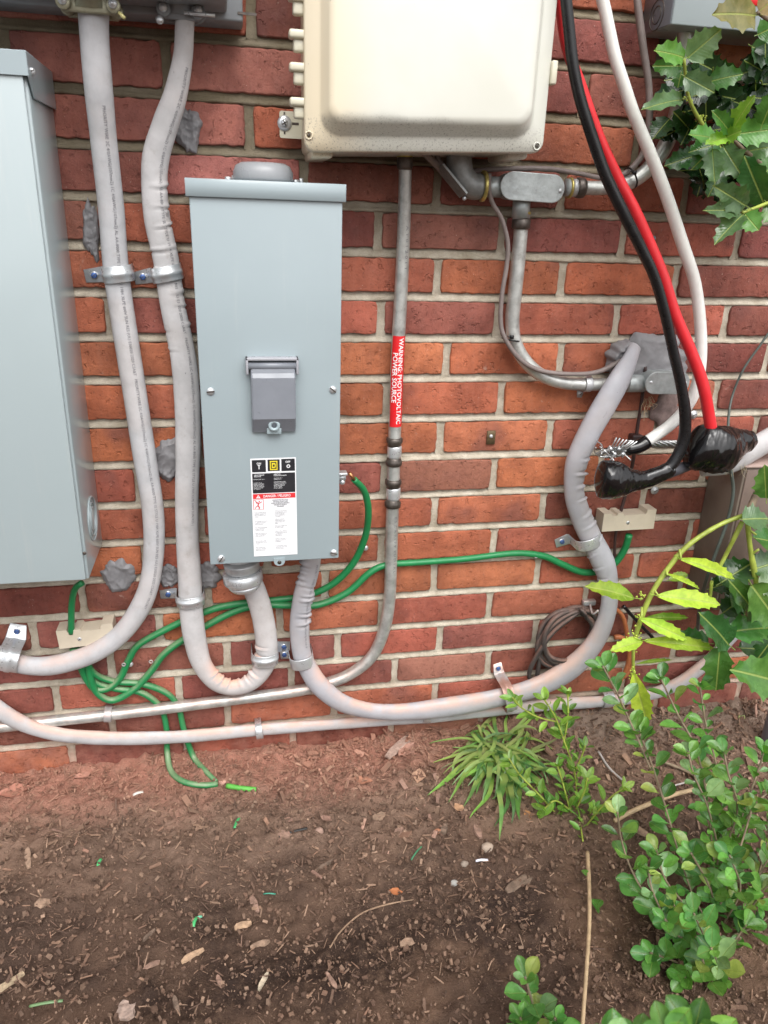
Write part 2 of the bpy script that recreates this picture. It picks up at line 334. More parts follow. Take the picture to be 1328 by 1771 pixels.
def mat_creamdirty():
    m, n, b = nodes('mildewed_cream_polyester'); p = pos(n); s = sepp(n)
    c = mixc(n, ramp(n, nz(n, 5, 4, .6, p), .3, .7), (.62, .62, .55), (.67, .67, .615))
    yl = ramp(n, s[0], .19, .10); c = mixc(n, mth(n, 'MULTIPLY', yl, .6), c, (.74, .60, .38))
    z = mth(n, 'ADD', s[2], mth(n, 'MULTIPLY', nz(n, 14, 4, .6, p), .02))
    lo = ramp(n, z, -.080, -.092); hi = ramp(n, s[1], -.1295, -.1315); c = mixc(n, mth(n, 'MULTIPLY', mth(n, 'MULTIPLY', lo, hi), .45), c, (.24, .235, .21)); c = mixc(n, mth(n, 'MULTIPLY', mth(n, 'MULTIPLY', lo, ramp(n, nz(n, 420, 5, .75, p), .54, .64)), .6), c, (.10, .09, .08))
    c = mixc(n, mth(n, 'MULTIPLY', ramp(n, nz(n, 300, 3, .6, p), .72, .76), .6), c, (.2, .18, .14))
    n.links.new(c, b.inputs['Base Color']); b.inputs['Roughness'].default_value = .33; b.inputs['Coat Weight'].default_value = .25; b.inputs['Coat Roughness'].default_value = .12
    bump(n, b, nz(n, 12, 3, .5, p), .0015, .3); return m
mCreamD = mat_creamdirty()
mIvory = M('ivory_plastic', (.56, .49, .385), .42, 0, .05, 40, .0001, 300, dirt=.15, ds=60, dirtcol=(.4, .25, .17))
mSE = M('grey_cable_jacket', (.44, .44, .455), .58, 0, .09, 30, .0009, 60, dirt=.45, ds=45, dirtcol=(.28, .25, .23), dust=.75, dustcol=(.58, .36, .28))
mSEw = M('pale_cable_jacket', (.47, .46, .465), .60, 0, .10, 30, .0009, 60, dirt=.5, ds=45, dirtcol=(.28, .235, .21), dust=.95, dustcol=(.62, .36, .27))
mSEg = M('smooth_grey_jacket', (.37, .37, .40), .46, 0, .08, 25, .0006, 60, dirt=.3, ds=60, dirtcol=(.30, .22, .18), dust=.7, dustcol=(.60, .36, .27))
mEMT = M('galvanised_steel', (.46, .47, .46), .38, .75, .22, 120, .0002, 350, dirt=.45, ds=260, dirtcol=(.20, .18, .15), dust=.3)
mEMTn = M('galvanised_conduit', (.50, .51, .49), .40, .6, .2, 50, .0003, 120, dirt=.6, ds=90, dirtcol=(.20, .195, .175), dust=.35)
mZinc = M('bright_zinc', (.60, .62, .64), .32, .6, .08, 60, .0001, 150, dirt=.1, ds=60, dirtcol=(.35, .34, .33), rvar=.06)
mZincD = M('dusty_zinc', (.48, .49, .50), .42, .5, .1, 60, .0001, 150, dirt=.2, dust=.7, ds=90, dirtcol=(.30, .25, .2))
mDieC = M('die_cast_zinc', (.38, .41, .41), .45, .45, .16, 60, .0006, 120, dirt=.5, ds=70, dirtcol=(.14, .13, .12))
mDark = M('oxidised_fitting', (.10, .085, .075), .38, .6, .3, 120, .0005, 250, dirt=.3, ds=150, dirtcol=(.30, .22, .17))
mDark2 = M('darker_die_cast', (.21, .215, .21), .5, .4, .2, 60, .0005, 150, dirt=.3)  # darker variant of the die cast zinc, for the elbow
mBrass = M('yellow_chromate', (.50, .42, .14), .35, .7, .2, 120, .0002, 300, dirt=.3)
mBrassO = M('old_brass', (.12, .085, .045), .5, .5, .3, 120, .0003, 300)
mBlue = M('blue_screw', (.07, .14, .36), .38, .4, .2, 200, .0001, 300)
mGreen = M('green_insulation', (.012, .19, .06), .42, 0, .08, 60, .0001, 200, dust=.35, dustcol=(.45, .36, .26), dirt=.1, dirtcol=(.35, .25, .2))
mBlack = M('black_insulation', (.008, .008, .009), .30, 0, .15, 60, .0001, 60, rvar=.05)
mTape = M('black_tape', (.006, .0055, .006), .12, 0, .15, 40, .0004, 70, coat=.15, rvar=.03, spec=.45)
mRed = M('red_insulation', (.62, .022, .030), .38, 0, .05, 40, .0001, 200)
mWhite = M('white_insulation', (.72, .715, .685), .40, 0, .04, 60, .0003, 260, dirt=.06, ds=300, dirtcol=(.42, .36, .30))
mAl = M('aluminium_strand', (.50, .51, .51), .32, .85, .15, 150, .0001, 300)
mTel = M('brown_grey_cable', (.19, .155, .145), .5, 0, .12, 60, .0002, 200, dust=.0, dirt=.15, dirtcol=(.3, .2, .16))
mTelP = M('dusty_drop_cable', (.05, .042, .04), .6, 0, .25, 60, .0003, 200, dust=.45, dustcol=(.42, .21, .15), dirt=.35, ds=40, dirtcol=(.04, .035, .035))
mOrange = M('orange_cable', (.40, .13, .05), .5, 0, .12, 60, .0002, 200, dirt=.2)
mPutty = M('duct_seal_putty', (.20, .197, .205), .55, 0, .12, 40, .0006, 90, rvar=.12, dirt=.08, ds=30, dirtcol=(.42, .25, .19))
mPVC = M('grey_pvc', (.24, .25, .30), .42, 0, .04, 20, .0001, 200)
mPanel = M('weathered_panel', (.17, .135, .11), .55, .0, .2, 10, .0004, 120, dirt=.3, ds=14, dirtcol=(.22, .17, .14))
mInk = M('grey_ink', (.10, .10, .12), .6, 0, .2, 100, 0)
mInkP = M('faded_print', (.17, .165, .18), .6, 0, .3, 100, 0)
mInkG = M('label_ink', (.16, .165, .18), .5, 0, .0, 100, 0)
mPaper = M('label_paper', (.74, .75, .77), .4, 0, .02, 30, 0)
mLblK = M('label_black', (.018, .018, .022), .38, 0, .05, 30, 0)
mLblR = M('label_red', (.62, .03, .035), .38, 0, .04, 30, 0)
mLblY = M('label_yellow', (.70, .58, .03), .4, 0, .02, 30, 0)
mRedSt = M('warning_sticker_red', (.66, .015, .02), .36, 0, .04, 30, 0)
mWSt = M('sticker_white', (.80, .80, .80), .4, 0, .02, 30, 0)
mHolly = mat_leaf('holly_leaf', .19); mBoxw = mat_leaf('boxwood_leaf', .27, (1.3, 1.25, 1.2), .05, .28); mGrass = mat_leaf('grass_blade', .38, spots=.4)
mStemG = M('green_twig', (.30, .36, .06), .5, 0, .2, 60, .0003, 200, dirt=.2, ds=120, dirtcol=(.28, .20, .10))
mStemB = M('brown_twig', (.20, .15, .10), .7, 0, .25, 60, .0006, 200)
mStemT = M('tan_twig', (.42, .30, .18), .7, 0, .2, 60, .0006, 200)
mLeafDry = M('dry_leaf', (.33, .16, .09), .7, 0, .25, 40, .0008, 120)
mStone = M('pebble', (.36, .29, .24), .8, 0, .2, 60, .0008, 150)
mWood = M('splintered_wood', (.33, .23, .15), .8, 0, .25, 40, .0010, 250)
# ------------------------------------------------------------------ ground
def build_ground():
    xs = np.concatenate([-np.geomspace(60, .9, 16), np.arange(-.85, 1.75, .0062), np.geomspace(1.8, 60, 16)])
    ys = np.concatenate([-np.geomspace(60, 1.25, 18), np.arange(-1.2, .012, .0062), [.06, .3, 1, 3]])
    nx, ny = len(xs), len(ys); v = []
    for y in ys:
        for x in xs:
            z = soil_h(x, min(y, 0.))
            if -.9 < x < 1.8 and y > -1.25: z += .0075 * fbm(x, y, 5, 60, 4) + .007 * max(0, fbm(x, y, 9, 26, 3))
            v.append((x, y, z))
    f = [(j * nx + i, j * nx + i + 1, (j + 1) * nx + i + 1, (j + 1) * nx + i) for j in range(ny - 1) for i in range(nx - 1)]
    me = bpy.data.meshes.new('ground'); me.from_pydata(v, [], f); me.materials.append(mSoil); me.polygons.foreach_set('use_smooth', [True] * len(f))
    o = bpy.data.objects.new('ground', me); COL.objects.link(o); o['kind'] = 'structure'
build_ground()
def chips(name, N, lmin, lmax, pal, xr=(-.75, 1.5), yr=(-1.15, -.004), thin=.22, wid=(.15, .5), dens=None, lift=.3):
    V = []; Fc = []; C = []; k = 0; pal = np.array(pal)
    while k < N:
        x = rng.uniform(*xr); y = yr[1] - (yr[1] - yr[0]) * rng.random() ** 1.0
        if dens and rng.random() > dens(x, y): continue
        L = lmin * (lmax / lmin) ** (rng.random() ** 2.2); w = L * rng.uniform(*wid); t = min(w * rng.uniform(thin * .6, thin * 1.8), .004)
        a = rng.uniform(0, 6.283); tl = rng.normal(0, lift); 
        ax = np.array([math.cos(a) * math.cos(tl), math.sin(a) * math.cos(tl), math.sin(tl)]); ay = np.array([-math.sin(a), math.cos(a), rng.normal(0, .25)])
        ay -= ay @ ax * ax; ay /= np.linalg.norm(ay); az = np.cross(ax, ay)
        z = soil_h(x, y) + .002 + t * .4 + abs(math.sin(tl)) * L * .3; c0 = np.array([x, y, z]); tp = rng.uniform(.3, 1, 4)
        b = len(V); q = []
        for sx, sy, ww in ((-1, -1, tp[0]), (-1, 1, tp[1]), (1, 1, tp[2]), (1, -1, tp[3])):
            for sz in (-1, 1): q.append(c0 + ax * L / 2 * sx * rng.uniform(.8, 1) + ay * w / 2 * sy * ww + az * t / 2 * sz)
        V += q; Fc += [(b + 1, b + 7, b + 5, b + 3), (b, b + 2, b + 4, b + 6), (b, b + 1, b + 3, b + 2), (b + 2, b + 3, b + 5, b + 4), (b + 4, b + 5, b + 7, b + 6), (b + 6, b + 7, b + 1, b)]
        cc = pal[rng.integers(len(pal))] * rng.uniform(.65, 1.3); C += [tuple(cc) + (1,)] * 8; k += 1
    me = bpy.data.meshes.new(name); me.from_pydata([tuple(p) for p in V], [], Fc); me.materials.append(mChip)
    at = me.color_attributes.new('tint', 'FLOAT_COLOR', 'POINT'); at.data.foreach_set('color', np.array(C, dtype=np.float32).ravel())
    o = bpy.data.objects.new(name, me); COL.objects.link(o); o['kind'] = 'stuff'; return o
near = lambda x, y: .22 + .78 * math.exp(y / .13) + .45 * max(0, fbm(x, y, 2, 6, 3))
pal_m = [(.22, .145, .105), (.17, .108, .078), (.26, .18, .13), (.15, .096, .07), (.23, .145, .105), (.12, .078, .058), (.28, .20, .15), (.16, .105, .077), (.19, .125, .092)]
o = chips('bark_mulch', 9000, .004, .022, pal_m, dens=near, wid=(.08, .38), lift=.5); meta(o, 'brown bark mulch and wood shreds scattered over the soil', 'mulch')
near2 = lambda x, y: math.exp(y / .14) * max(.1, min(1, (x + .15) / .35)) * max(0.05, .5 + 1.6 * fbm(x, y, 4, 8, 3))
o = chips('wall_foot_mulch', 2200, .005, .028, pal_m + [(.28, .17, .13), (.32, .21, .17)], dens=near2, wid=(.15, .7), yr=(-.34, -.004), lift=.5); meta(o, 'dense dusty mulch piled along the wall foot', 'mulch')
o = chips('soil_crumbs', 42000, .0014, .009, [(.13, .085, .062), (.15, .100, .073), (.115, .074, .054), (.19, .13, .095), (.25, .18, .135), (.14, .09, .066)], thin=.9, wid=(.55, 1.), lift=.9); meta(o, 'fine crumbs of dark garden soil', 'soil crumbs')
o = chips('mulch_fibres', 20000, .004, .020, [(.24, .16, .115), (.30, .215, .16), (.16, .105, .08), (.11, .072, .055)], thin=.8, wid=(.05, .14), dens=near, lift=.4); meta(o, 'thin shredded bark fibres lying on the soil', 'mulch')
# ------------------------------------------------------------------ brick wall
LZ = {0: .0030, 1: -.0672, 2: -.1345, 3: -.2010, 4: -.2666, 5: -.3319, 6: -.3970, 7: -.4624, 8: -.5305, 9: -.5990, 10: -.6680, 11: -.7340, 12: -.8000, 13: -.8660, 14: -.9320, 15: -.9960, 16: -1.0600, 17: -1.1245, 18: -1.190, 19: -1.256}
for k in range(1, 7): LZ[-k] = .003 + .0675 * k
JP = {-1: [(435, 45)], 0: [(7, 80), (288, 115), (1012, 160)], 1: [(431, 221), (892, 270), (1100, 264)], 2: [(526, 300), (757, 315), (971, 350), (1186, 338)],
      3: [(162, 385), (654.5, 401), (869, 405), (1079, 410), (1276.5, 419)], 4: [(757.3, 479), (973, 482), (1170, 484)], 5: [(189, 550), (659, 551), (861, 553), (1066.7, 554.6), (1256, 554)],
      6: [(340, 613), (773, 621), (970.7, 615.6), (1324, 633)], 7: [(669, 692), (867, 688), (1240, 680)], 8: [(762, 760), (951.5, 755), (1136, 740), (1308, 740)], 9: [(240, 840), (664.7, 826), (854.5, 820), (1040, 805), (1218, 815)],
      10: [(347, 905), (751.7, 886), (939, 880), (1112, 870)], 11: [(660, 945), (854.5, 938), (1195, 915)], 12: [(143, 1040), (360, 1032), (562.6, 1014), (750.5, 1005), (930.5, 985), (1100, 980)],
      13: [(58, 1100), (276, 1086), (484, 1077), (660, 1060), (846.5, 1049), (1013, 1035)], 14: [(192, 1156), (393, 1131), (584.5, 1117), (760.7, 1107.5), (926.5, 1094)], 15: [(97, 1208), (308.6, 1188), (504, 1170), (682.8, 1160), (844.3, 1150)],
      16: [(194, 1255), (394, 1238), (752.6, 1200)], 17: [(125, 1312), (323, 1296), (507, 1278), (676, 1264), (831.6, 1246), (1277, 1200)]}
PIT = .2032
def joints(r, xa=-.78, xb=1.5):
    X = sorted(W(px, py)[0] for px, py in JP.get(r, []))
    if not X: X = [.0 + (.5 * PIT if r % 2 else 0)]
    out = [X[0]]
    for a, b in zip(X, X[1:]):
        n = max(1, round((b - a) / PIT)); out += [a + (b - a) * i / n for i in range(1, n + 1)]
    while out[0] > xa: out.insert(0, out[0] - PIT)
    while out[-1] < xb: out.append(out[-1] + PIT)
    return out
ORA, RED, MAR, BRN, PNK, DRK = (.41, .132, .064), (.355, .108, .066), (.245, .086, .070), (.27, .122, .085), (.345, .135, .112), (.185, .058, .046)
CL = {MAR: [(620, 400), (780, 550), (625, 815), (960, 410), (1030, 90), (940, 160), (850, 1104), (620, 1160), (280, 545), (150, 300), (240, 320), (420, 1120), (370, 1190), (560, 1110), (545, 1160), (1200, 200), (1040, 110), (100, 1160), (310, 1150), (150, 1090), (240, 1150), (60, 1210), (300, 60), (490, 30), (800, 440), (600, 300), (700, 310), (820, 330), (350, 700), (1150, 180)],
      ORA: [(830, 480), (680, 620), (860, 620), (150, 545), (180, 625), (280, 625), (180, 690), (250, 690), (190, 760), (700, 760), (1030, 480), (930, 480), (960, 690), (930, 760), (920, 820), (790, 885), (880, 885), (840, 1000), (650, 1000), (600, 1040), (440, 1070), (540, 1060), (170, 965), (620, 880), (640, 700), (740, 690), (60, 1320), (560, 250), (1050, 20), (750, 940), (440, 1010)],
      BRN: [(750, 815), (760, 1160), (760, 400), (130, 380), (900, 1160), (740, 1260)],
      PNK: [(200, 120), (100, 120), (380, 130), (200, 210), (370, 210), (480, 130), (400, 300), (300, 300), (30, 20), (130, 210)],  # glare put into the colour: upper left bricks pinker and duller
      DRK: [(1250, 330), (1240, 330), (1300, 420), (1240, 250), (60, 1030), (60, 1230), (250, 1040), (1250, 480), (1300, 550), (1270, 620), (1300, 690), (1060, 860), (1150, 860), (1140, 930), (1100, 1050), (1000, 1070), (1200, 1150), (1150, 1060), (1250, 1100), (950, 1150), (1290, 1200), (1200, 1200), (30, 1030), (1040, 940), (280, 1240), (300, 1290), (640, 1265), (450, 1180), (1150, 780), (850, 1255)]}  # DRK at the upper right paints the shade behind the holly into bricks
_mean = (.345, .110, .068)
cpts = [(W(px, py), tuple(.8 * a_ + .2 * b_ for a_, b_ in zip(c, _mean))) for c, L in CL.items() for px, py in L]
def brick_mesh(seed, hw=.5, hh=.5):
    r = random.Random(seed); n1, n2 = 22, 7; out = []
    def j(a): return r.gauss(0, a)
    Lb, Hb = .190, .0535
    per = []
    for i in range(n1): per.append([-Lb / 2 + Lb * i / n1, -Hb / 2])
    for i in range(n2): per.append([Lb / 2, -Hb / 2 + Hb * i / n2])
    for i in range(n1): per.append([Lb / 2 - Lb * i / n1, Hb / 2])
    for i in range(n2): per.append([-Lb / 2, Hb / 2 - Hb * i / n2])
    n = len(per); V = []; cw = r.uniform(0, 50)
    for i, (x, z) in enumerate(per):                          # corner rounding and chipped arris
        k = 1 - .0016 / .05 * max(0, r.gauss(.2, .5)) if r.random() < .72 else 1 - r.uniform(.015, .06)
        cr = max(0, (abs(x) / (Lb / 2) - .97) / .03) * max(0, (abs(z) / (Hb / 2) - .9) / .1)
        e = .0012 * fbm(x, z, cw, 110, 4)
        per[i] = [x * (1 - cr * .013) + e, z * k * (1 - cr * .05) + e]
    for dep, ins in ((.055, 0.), (.0045, 0.), (.0014, .0004), (.0003, .0012), (0., .0026)):
        for i, (x, z) in enumerate(per):
            y = dep + (.0005 * fbm(x, z, cw + 5, 60, 3) if dep < .003 else 0)
            V.append((x - math.copysign(ins, x), y, z - math.copysign(ins, z)))
    Fs = []
    for l in range(4):
        for i in range(n):
            k = (i + 1) % n; Fs.append((l * n + i, l * n + k, (l + 1) * n + k, (l + 1) * n + i))
    base = 4 * n; mids = []
    for i in range(n1 + 1):
        x = -Lb / 2 + Lb * i / n1; x = max(-Lb / 2 + .0035, min(Lb / 2 - .0035, x)); V.append((x, .0006 * fbm(x, 0, cw + 9, 25, 2) - .0003, 0)); mids.append(len(V) - 1)
    for i in range(n1): Fs.append((base + i, base + i + 1, mids[i + 1], mids[i]))
    for i in range(n1): a = base + n1 + n2 + i; Fs.append((a, (base + n1 + n2 + i + 1), mids[n1 - 1 - i], mids[n1 - i]))
    for i in range(n2): Fs.append((base + n1 + i, base + n1 + i + 1, mids[n1]))
    for i in range(n2): a = base + 2 * n1 + n2 + i; b = base + (2 * n1 + n2 + i + 1) % n; Fs.append((a, b, mids[0]))
    me = bpy.data.meshes.new('brick'); me.from_pydata(V, [], Fs); me.materials.append(mBrick)
    me.polygons.foreach_set('use_smooth', [True] * len(Fs)); me.update()
    bm = bmesh.new(); bm.from_mesh(me); bmesh.ops.recalc_face_normals(bm, faces=bm.faces); 
    if sum(f.normal.y * f.calc_area() for f in bm.faces if f.calc_center_median().y < .003) > 0: bmesh.ops.reverse_faces(bm, faces=bm.faces)
    bm.to_mesh(me); bm.free(); return me
BMS = [brick_mesh(i) for i in range(18)]
wall = thing('brick_wall', 'red and maroon brick house wall with tan mortar behind all the equipment', 'brick wall', (0, 0, -1.19))
mort = MB(); far_b = MB(); nb = 0
rows = range(-5, 19)
HJ = .0125
for r in rows:
    z0, z1 = LZ[r + 1] + .0066, LZ[r] - .0066; zm = (z0 + z1) / 2; h = z1 - z0; J = joints(r)
    for a, b in zip(J, J[1:]):
        w = b - a - HJ; xm = (a + b) / 2
        o = bpy.data.objects.new('brick', BMS[rng.integers(len(BMS))]); COL.objects.link(o); o.parent = wall; nb += 1
        o.location = (xm, rng.normal(0, .0009), zm + 1.19); sx = 1 if rng.random() < .5 else -1
        o.scale = (w / .190, 1, h / .0535 * rng.uniform(.985, 1.01))
        if sx < 0: o.rotation_euler = (0, math.pi, 0)
        o.rotation_euler = (rng.normal(0, .008), o.rotation_euler[1] + rng.normal(0, .004), rng.normal(0, .003))
        c = None
        for P, cc in cpts:
            if abs(P[0] - xm) < w / 2 and abs(P[2] - zm) < h / 2 + .004: c = cc
        if c is None: c = [RED, RED, ORA, RED, MAR, BRN, DRK][rng.integers(7)] if (xm < -.3 or xm > 1.0 or zm > .02) else RED
        k = rng.uniform(.88, 1.12); o.color = (c[0] * k, c[1] * k * rng.uniform(.93, 1.08), c[2] * k * rng.uniform(.92, 1.08), 1)
    for x in J:                                               # head joints
        V = []; Fs = []; nz_ = 9; cols = [-.0078, -.0045, -.0015, .002, .0046, .0078]
        for i in range(nz_ + 1):
            z = z0 - .003 + (h + .006) * i / nz_
            for cx in cols:
                y = .0038 - .0020 * (1 - (cx / .0078) ** 2) * -1.0 + .0010 * fbm(x + cx, z, 4, 90, 3); V.append((x + cx + .0006 * fbm(x, z, 7, 60, 2), y, z))
        nc = len(cols)
        for i in range(nz_):
            for j in range(nc - 1): Fs.append((i * nc + j, i * nc + j + 1, (i + 1) * nc + j + 1, (i + 1) * nc + j))
        mort.add(V, Fs)
for r in list(rows) + [19]:                                   # bed joints: struck profile, upper lip deep, lower lip proud
    z = LZ[r]; xs = np.arange(-.80, 1.55, .0045); V = []; Fs = []
    prof = [(.0082, .0080), (.0062, .0070), (.0040, .0060), (.0012, .0050), (.0002, .0047), (-.0008, .0030), (-.0030, .0014), (-.0052, .0010), (-.0066, .0022), (-.0080, .0070)]
    for x in xs:
        wob = .0011 * fbm(x, r * 3.1, 2, 9, 3); e1 = .0011 * fbm(x, r * 2.7, 6, 70, 3); e2 = .0011 * fbm(x, r * 1.7, 8, 60, 3)
        for i, (dz, y) in enumerate(prof): V.append((x, y + .0014 * fbm(x, dz * 3 + r, 3, 70, 4), z + dz + (wob if 2 < i < 7 else 0) + (e1 if i < 2 else 0) + (e2 if i > 7 else 0)))
    nc = len(prof)
    for i in range(len(xs) - 1):
        for j in range(nc - 1): Fs.append((i * nc + j, i * nc + j + 1, (i + 1) * nc + j + 1, (i + 1) * nc + j))
    mort.add(V, Fs)
mort.add([(-.8, .009, -1.27), (1.55, .009, -1.27), (1.55, .009, .41), (-.8, .009, .41)], [(0, 1, 2, 3)])
part('mortar', mort, mMortar, wall)
xl, xr_ = -.80, 1.52
for r in range(-12, 19):                                      # the wall goes on beyond the frame
    z0 = LZ.get(r + 1, .003 - .0675 * (r + 1)) + .0066; z1 = LZ.get(r, .003 - .0675 * r) - .0066
    for k in range(-12, 24):
        a = k * PIT + (.5 * PIT if r % 2 else 0); b = a + PIT - HJ
        for (u, v_) in ((a, min(b, xl - .02)), (max(a, xr_ + .1), b)) if r >= -5 else ((a, b),):
            if v_ - u > .02: far_b.box(u, v_, 0, .06, z0, z1, 0)
fb = part('outer_bricks', far_b, M('outer_brick', RED, .75, 0, .35, 6, .0015, 120), wall); fb['kind'] = 'stuff'
fm = MB().add([(-2.5, .0095, -1.3), (-.8, .0095, -1.3), (-.8, .0095, .82), (-2.5, .0095, .82)], [(0, 1, 2, 3)]).add([(1.55, .0095, -1.3), (4.9, .0095, -1.3), (4.9, .0095, .82), (1.55, .0095, .82)], [(0, 1, 2, 3)]).add([(-.8, .0095, .41), (1.55, .0095, .41), (1.55, .0095, .82), (-.8, .0095, .82)], [(0, 1, 2, 3)])
part('outer_mortar', fm, mMortar, wall)
# ------------------------------------------------------------------ small hardware builders
def screw_head(mb, c, r, mi=0, slot=True, ax=(0, -1, 0), dome=.45, ang=.5, hexa=False):
    mb.lathe([(-.002, r), (0, r), (r * dome * .6, r * .86), (r * dome, r * .45), (r * dome * 1.05, .0001)] if not hexa else [(-.002, r), (r * .6, r), (r * .75, r * .8), (r * .75, .0001)], c, ax, 6 if hexa else 16, mi)
def slot_bar(c, r, ang=.4, ax_d=.0, w=.16):
    mb = MB(); ca, sa = math.cos(ang), math.sin(ang); M0 = frame((c[0], c[1] - ax_d, c[2]), (ca, 0, sa), (-sa, 0, ca))
    return mb.prism([(-r * .95, -r * w), (r * .95, -r * w), (r * .95, r * w), (-r * .95, r * w)], M0, 0, .0005)
def add_screw(parent, c, r, mat=None, ang=.4, cross=False, name='screw', label=None):
    mb = MB(); screw_head(mb, c, r)
    s = part(name, mb, mat or mZinc, parent, label)
    g = slot_bar(c, r, ang, r * .46)
    if cross: g2 = slot_bar(c, r, ang + math.pi / 2, r * .461); g.add(g2.v, g2.f)
    part('slot', g, mDark, s); return s
# ------------------------------------------------------------------ left enclosure
X1, D1 = -.2395, .140
zt = W(50, 127, D1)[2]; zb = W(162, 1003, D1)[2]
t = thing('electrical_enclosure', 'large light grey steel enclosure cut off by the left edge of the photo', 'electrical box', (X1 - .17, 0, zb))
b = MB().box(X1 - .36, X1, -D1 + .004, 0, zb, zt + .004, .002, 2); part('body', b, mBoxL, t)
b = MB().box(X1 - .362, X1 - .0035, -D1 - .002, -D1 + .0035, zb + .002, zt + .002, .0012, 2); part('cover', b, mBoxL, t)
hood = MB(); zh = zt + .022
hood.prism([(X1 - .37, zt - .003), (X1 + .0035, zt - .003), (X1 + .0035, zh), (X1 - .37, zh)], Matrix(((1, 0, 0, 0), (0, 0, -1, 0), (0, 1, 0, 0), (0, 0, 0, 1))), D1 + .003, D1 + .005)
hood.box(X1 - .37, X1 + .0035, -D1 - .003, 0, zh - .001, zh + .001, .0005, 1)
Mx = frame((X1 + .0020, 0, 0), (0, -1, 0), (0, 0, 1))
hood.prism([(0, zh - .044), (D1 - .015, zh - .046), (D1 + .003, zt - .004), (D1 + .003, zh), (0, zh)], Mx, 0, -.0018)
part('rain_hood', hood, mBox, t)
add_screw(t, (X1 + .004, -D1 + .012, zh - .018), .0042, mZinc)
for rr, d in ((.034, .0010), (.026, .0016), (.018, .0022)):
    k = MB(); cc = (X1 + .0002, -.062, W(163, 902, .075)[2])
    k.tube([(cc[0] + d * .4, cc[1] + rr * math.cos(a), cc[2] + rr * math.sin(a)) for a in np.linspace(0, 2 * math.pi, 40, endpoint=False)], .0013, 6, closed=True); part('knockout_ring', k, mBoxL, t)
k = MB().lathe([(0, .0165), (.0012, .0160), (.0015, .0001)], (X1, -.062, W(163, 902, .075)[2]), (1, 0, 0), 28); part('knockout', k, mBoxL, t)
P = W(146, 957, D1 + .002); k = MB().lathe([(0, .0028), (.0008, .0022)], P, (0, -1, 0), 10); part('rivet', k, mDark, t, 'dark chipped rivet near the bottom corner')
P = W(136, 1012, .05); k = MB().lathe([(0, .010), (.012, .010), (.013, .006)], (P[0], P[1], zb), (0, 0, -1), 12); part('wire_connector', k, mDark, t)
# ------------------------------------------------------------------ breaker enclosure in the middle
D2 = .120
xa, xb_ = W(345, 655, D2)[0], W(589, 655, D2)[0]; zt2 = W(455, 343, D2)[2]; zb2 = W(480, 971, D2)[2]
t = thing('breaker_enclosure', 'blue grey breaker enclosure with a hinged latch cover and a danger label, left of centre', 'electrical box', ((xa + xb_) / 2, 0, zb2))
part('body', MB().box(xa + .0012, xb_ - .0012, -D2 + .003, 0, zb2 + .002, zt2 + .02, .0015, 2), mBox, t)
part('cover', MB().box(xa, xb_, -D2, -D2 + .006, zb2, zt2 + .004, .0016, 3), mBox, t)
ztl = W(455, 313, D2)[2]
lid = MB().box(xa - .0035, xb_ + .0035, -D2 - .004, -.002, ztl - .0015, ztl, .0006, 1).box(xa - .0035, xb_ + .0035, -D2 - .0045, -D2 - .0028, zt2 - .001, ztl, .0006, 1).box(xa - .0042, xa - .0028, -D2 - .004, -.002, zt2 - .001, ztl, .0004, 1).box(xb_ + .0028, xb_ + .0042, -D2 - .004, -.002, zt2 - .001, ztl, .0004, 1)
part('rain_hood', lid, mBox, t)
hc = W(455, 300, .060); hub = MB().lathe([(0, .040), (.004, .041), (.012, .041), (.020, .037), (.0235, .030), (.0245, .0001)], (hc[0], -.060, ztl + .001), (0, 0, 1), 32)
part('hub_cap', hub, M('pale_grey_plastic', (.27, .28, .295), .34, 0, .03, 20, 0), t)
for px in (398, 515):
    P = W(px, 305, .06); k = MB(); k.lathe([(0, .0045), (.005, .0045), (.006, .002)], (P[0] - .003, -.06, ztl), (0, 0, 1), 8); k.lathe([(0, .0035), (.008, .003)], (P[0] + .005, -.055, ztl), (0, 0, 1), 8); part('hub_screw', k, mZinc, t)
for px, py, a in ((364, 677, .1), (575.5, 674, -.7), (382.5, 966, 1.0), (577, 956, -.3)):
    add_screw(t, tuple(W(px, py, D2 + .0005)), .0058, mZinc, a)
# latch cover
def FP(px, py, d=D2): return W(px, py, d)
A0, A1 = FP(424, 616), FP(515, 642)
br = MB().box(A0[0], A1[0], -D2 - .016, -D2, A0[2] - .004, A0[2], .001, 2).box(A0[0], A0[0] + .0035, -D2 - .016, -D2, A1[2] - .002, A0[2], .001, 2).box(A1[0] - .0035, A1[0], -D2 - .016, -D2, A1[2] - .002, A0[2], .001, 2)
part('hinge_bracket', br, M('pale_latch_plastic', (.33, .335, .365), .33, 0, .03, 20, 0), t)
hp = MB(); zc_ = (A0[2] + A1[2]) / 2 - .001; hp.tube([(A0[0] + .0036, -D2 - .010, zc_), (A1[0] - .0036, -D2 - .010, zc_)], .0056, 16); part('hinge_pin', hp, mLatch, t)
x0, x1 = FP(434, 700)[0], FP(511, 700)[0]; z0 = A1[2]; z1 = FP(470, 724)[2]; z2 = FP(470, 745)[2]
prof = [(zc_, .012), (z0, .014), (z0 - .006, .0175), (z1 + .004, .0175), (z1, .0150), (z2 + .003, .0060), (z2, .0045)]
Vs = []; Fs = []
for (z, d) in prof:
    for x, dd in ((x0, -d), (x0 + .001, 0), (x0 + .003, .0012), (x1 - .003, .0012), (x1 - .001, 0), (x1, -d)):
        Vs.append((x, -D2 - max(0, d + dd) if dd > -d + 1e-9 else -D2, z))
for i in range(len(prof) - 1):
    for j in range(5): Fs.append((i * 6 + j, (i + 1) * 6 + j, (i + 1) * 6 + j + 1, i * 6 + j + 1))
n6 = (len(prof) - 1) * 6; Fs.append(tuple(n6 + j for j in range(6)))
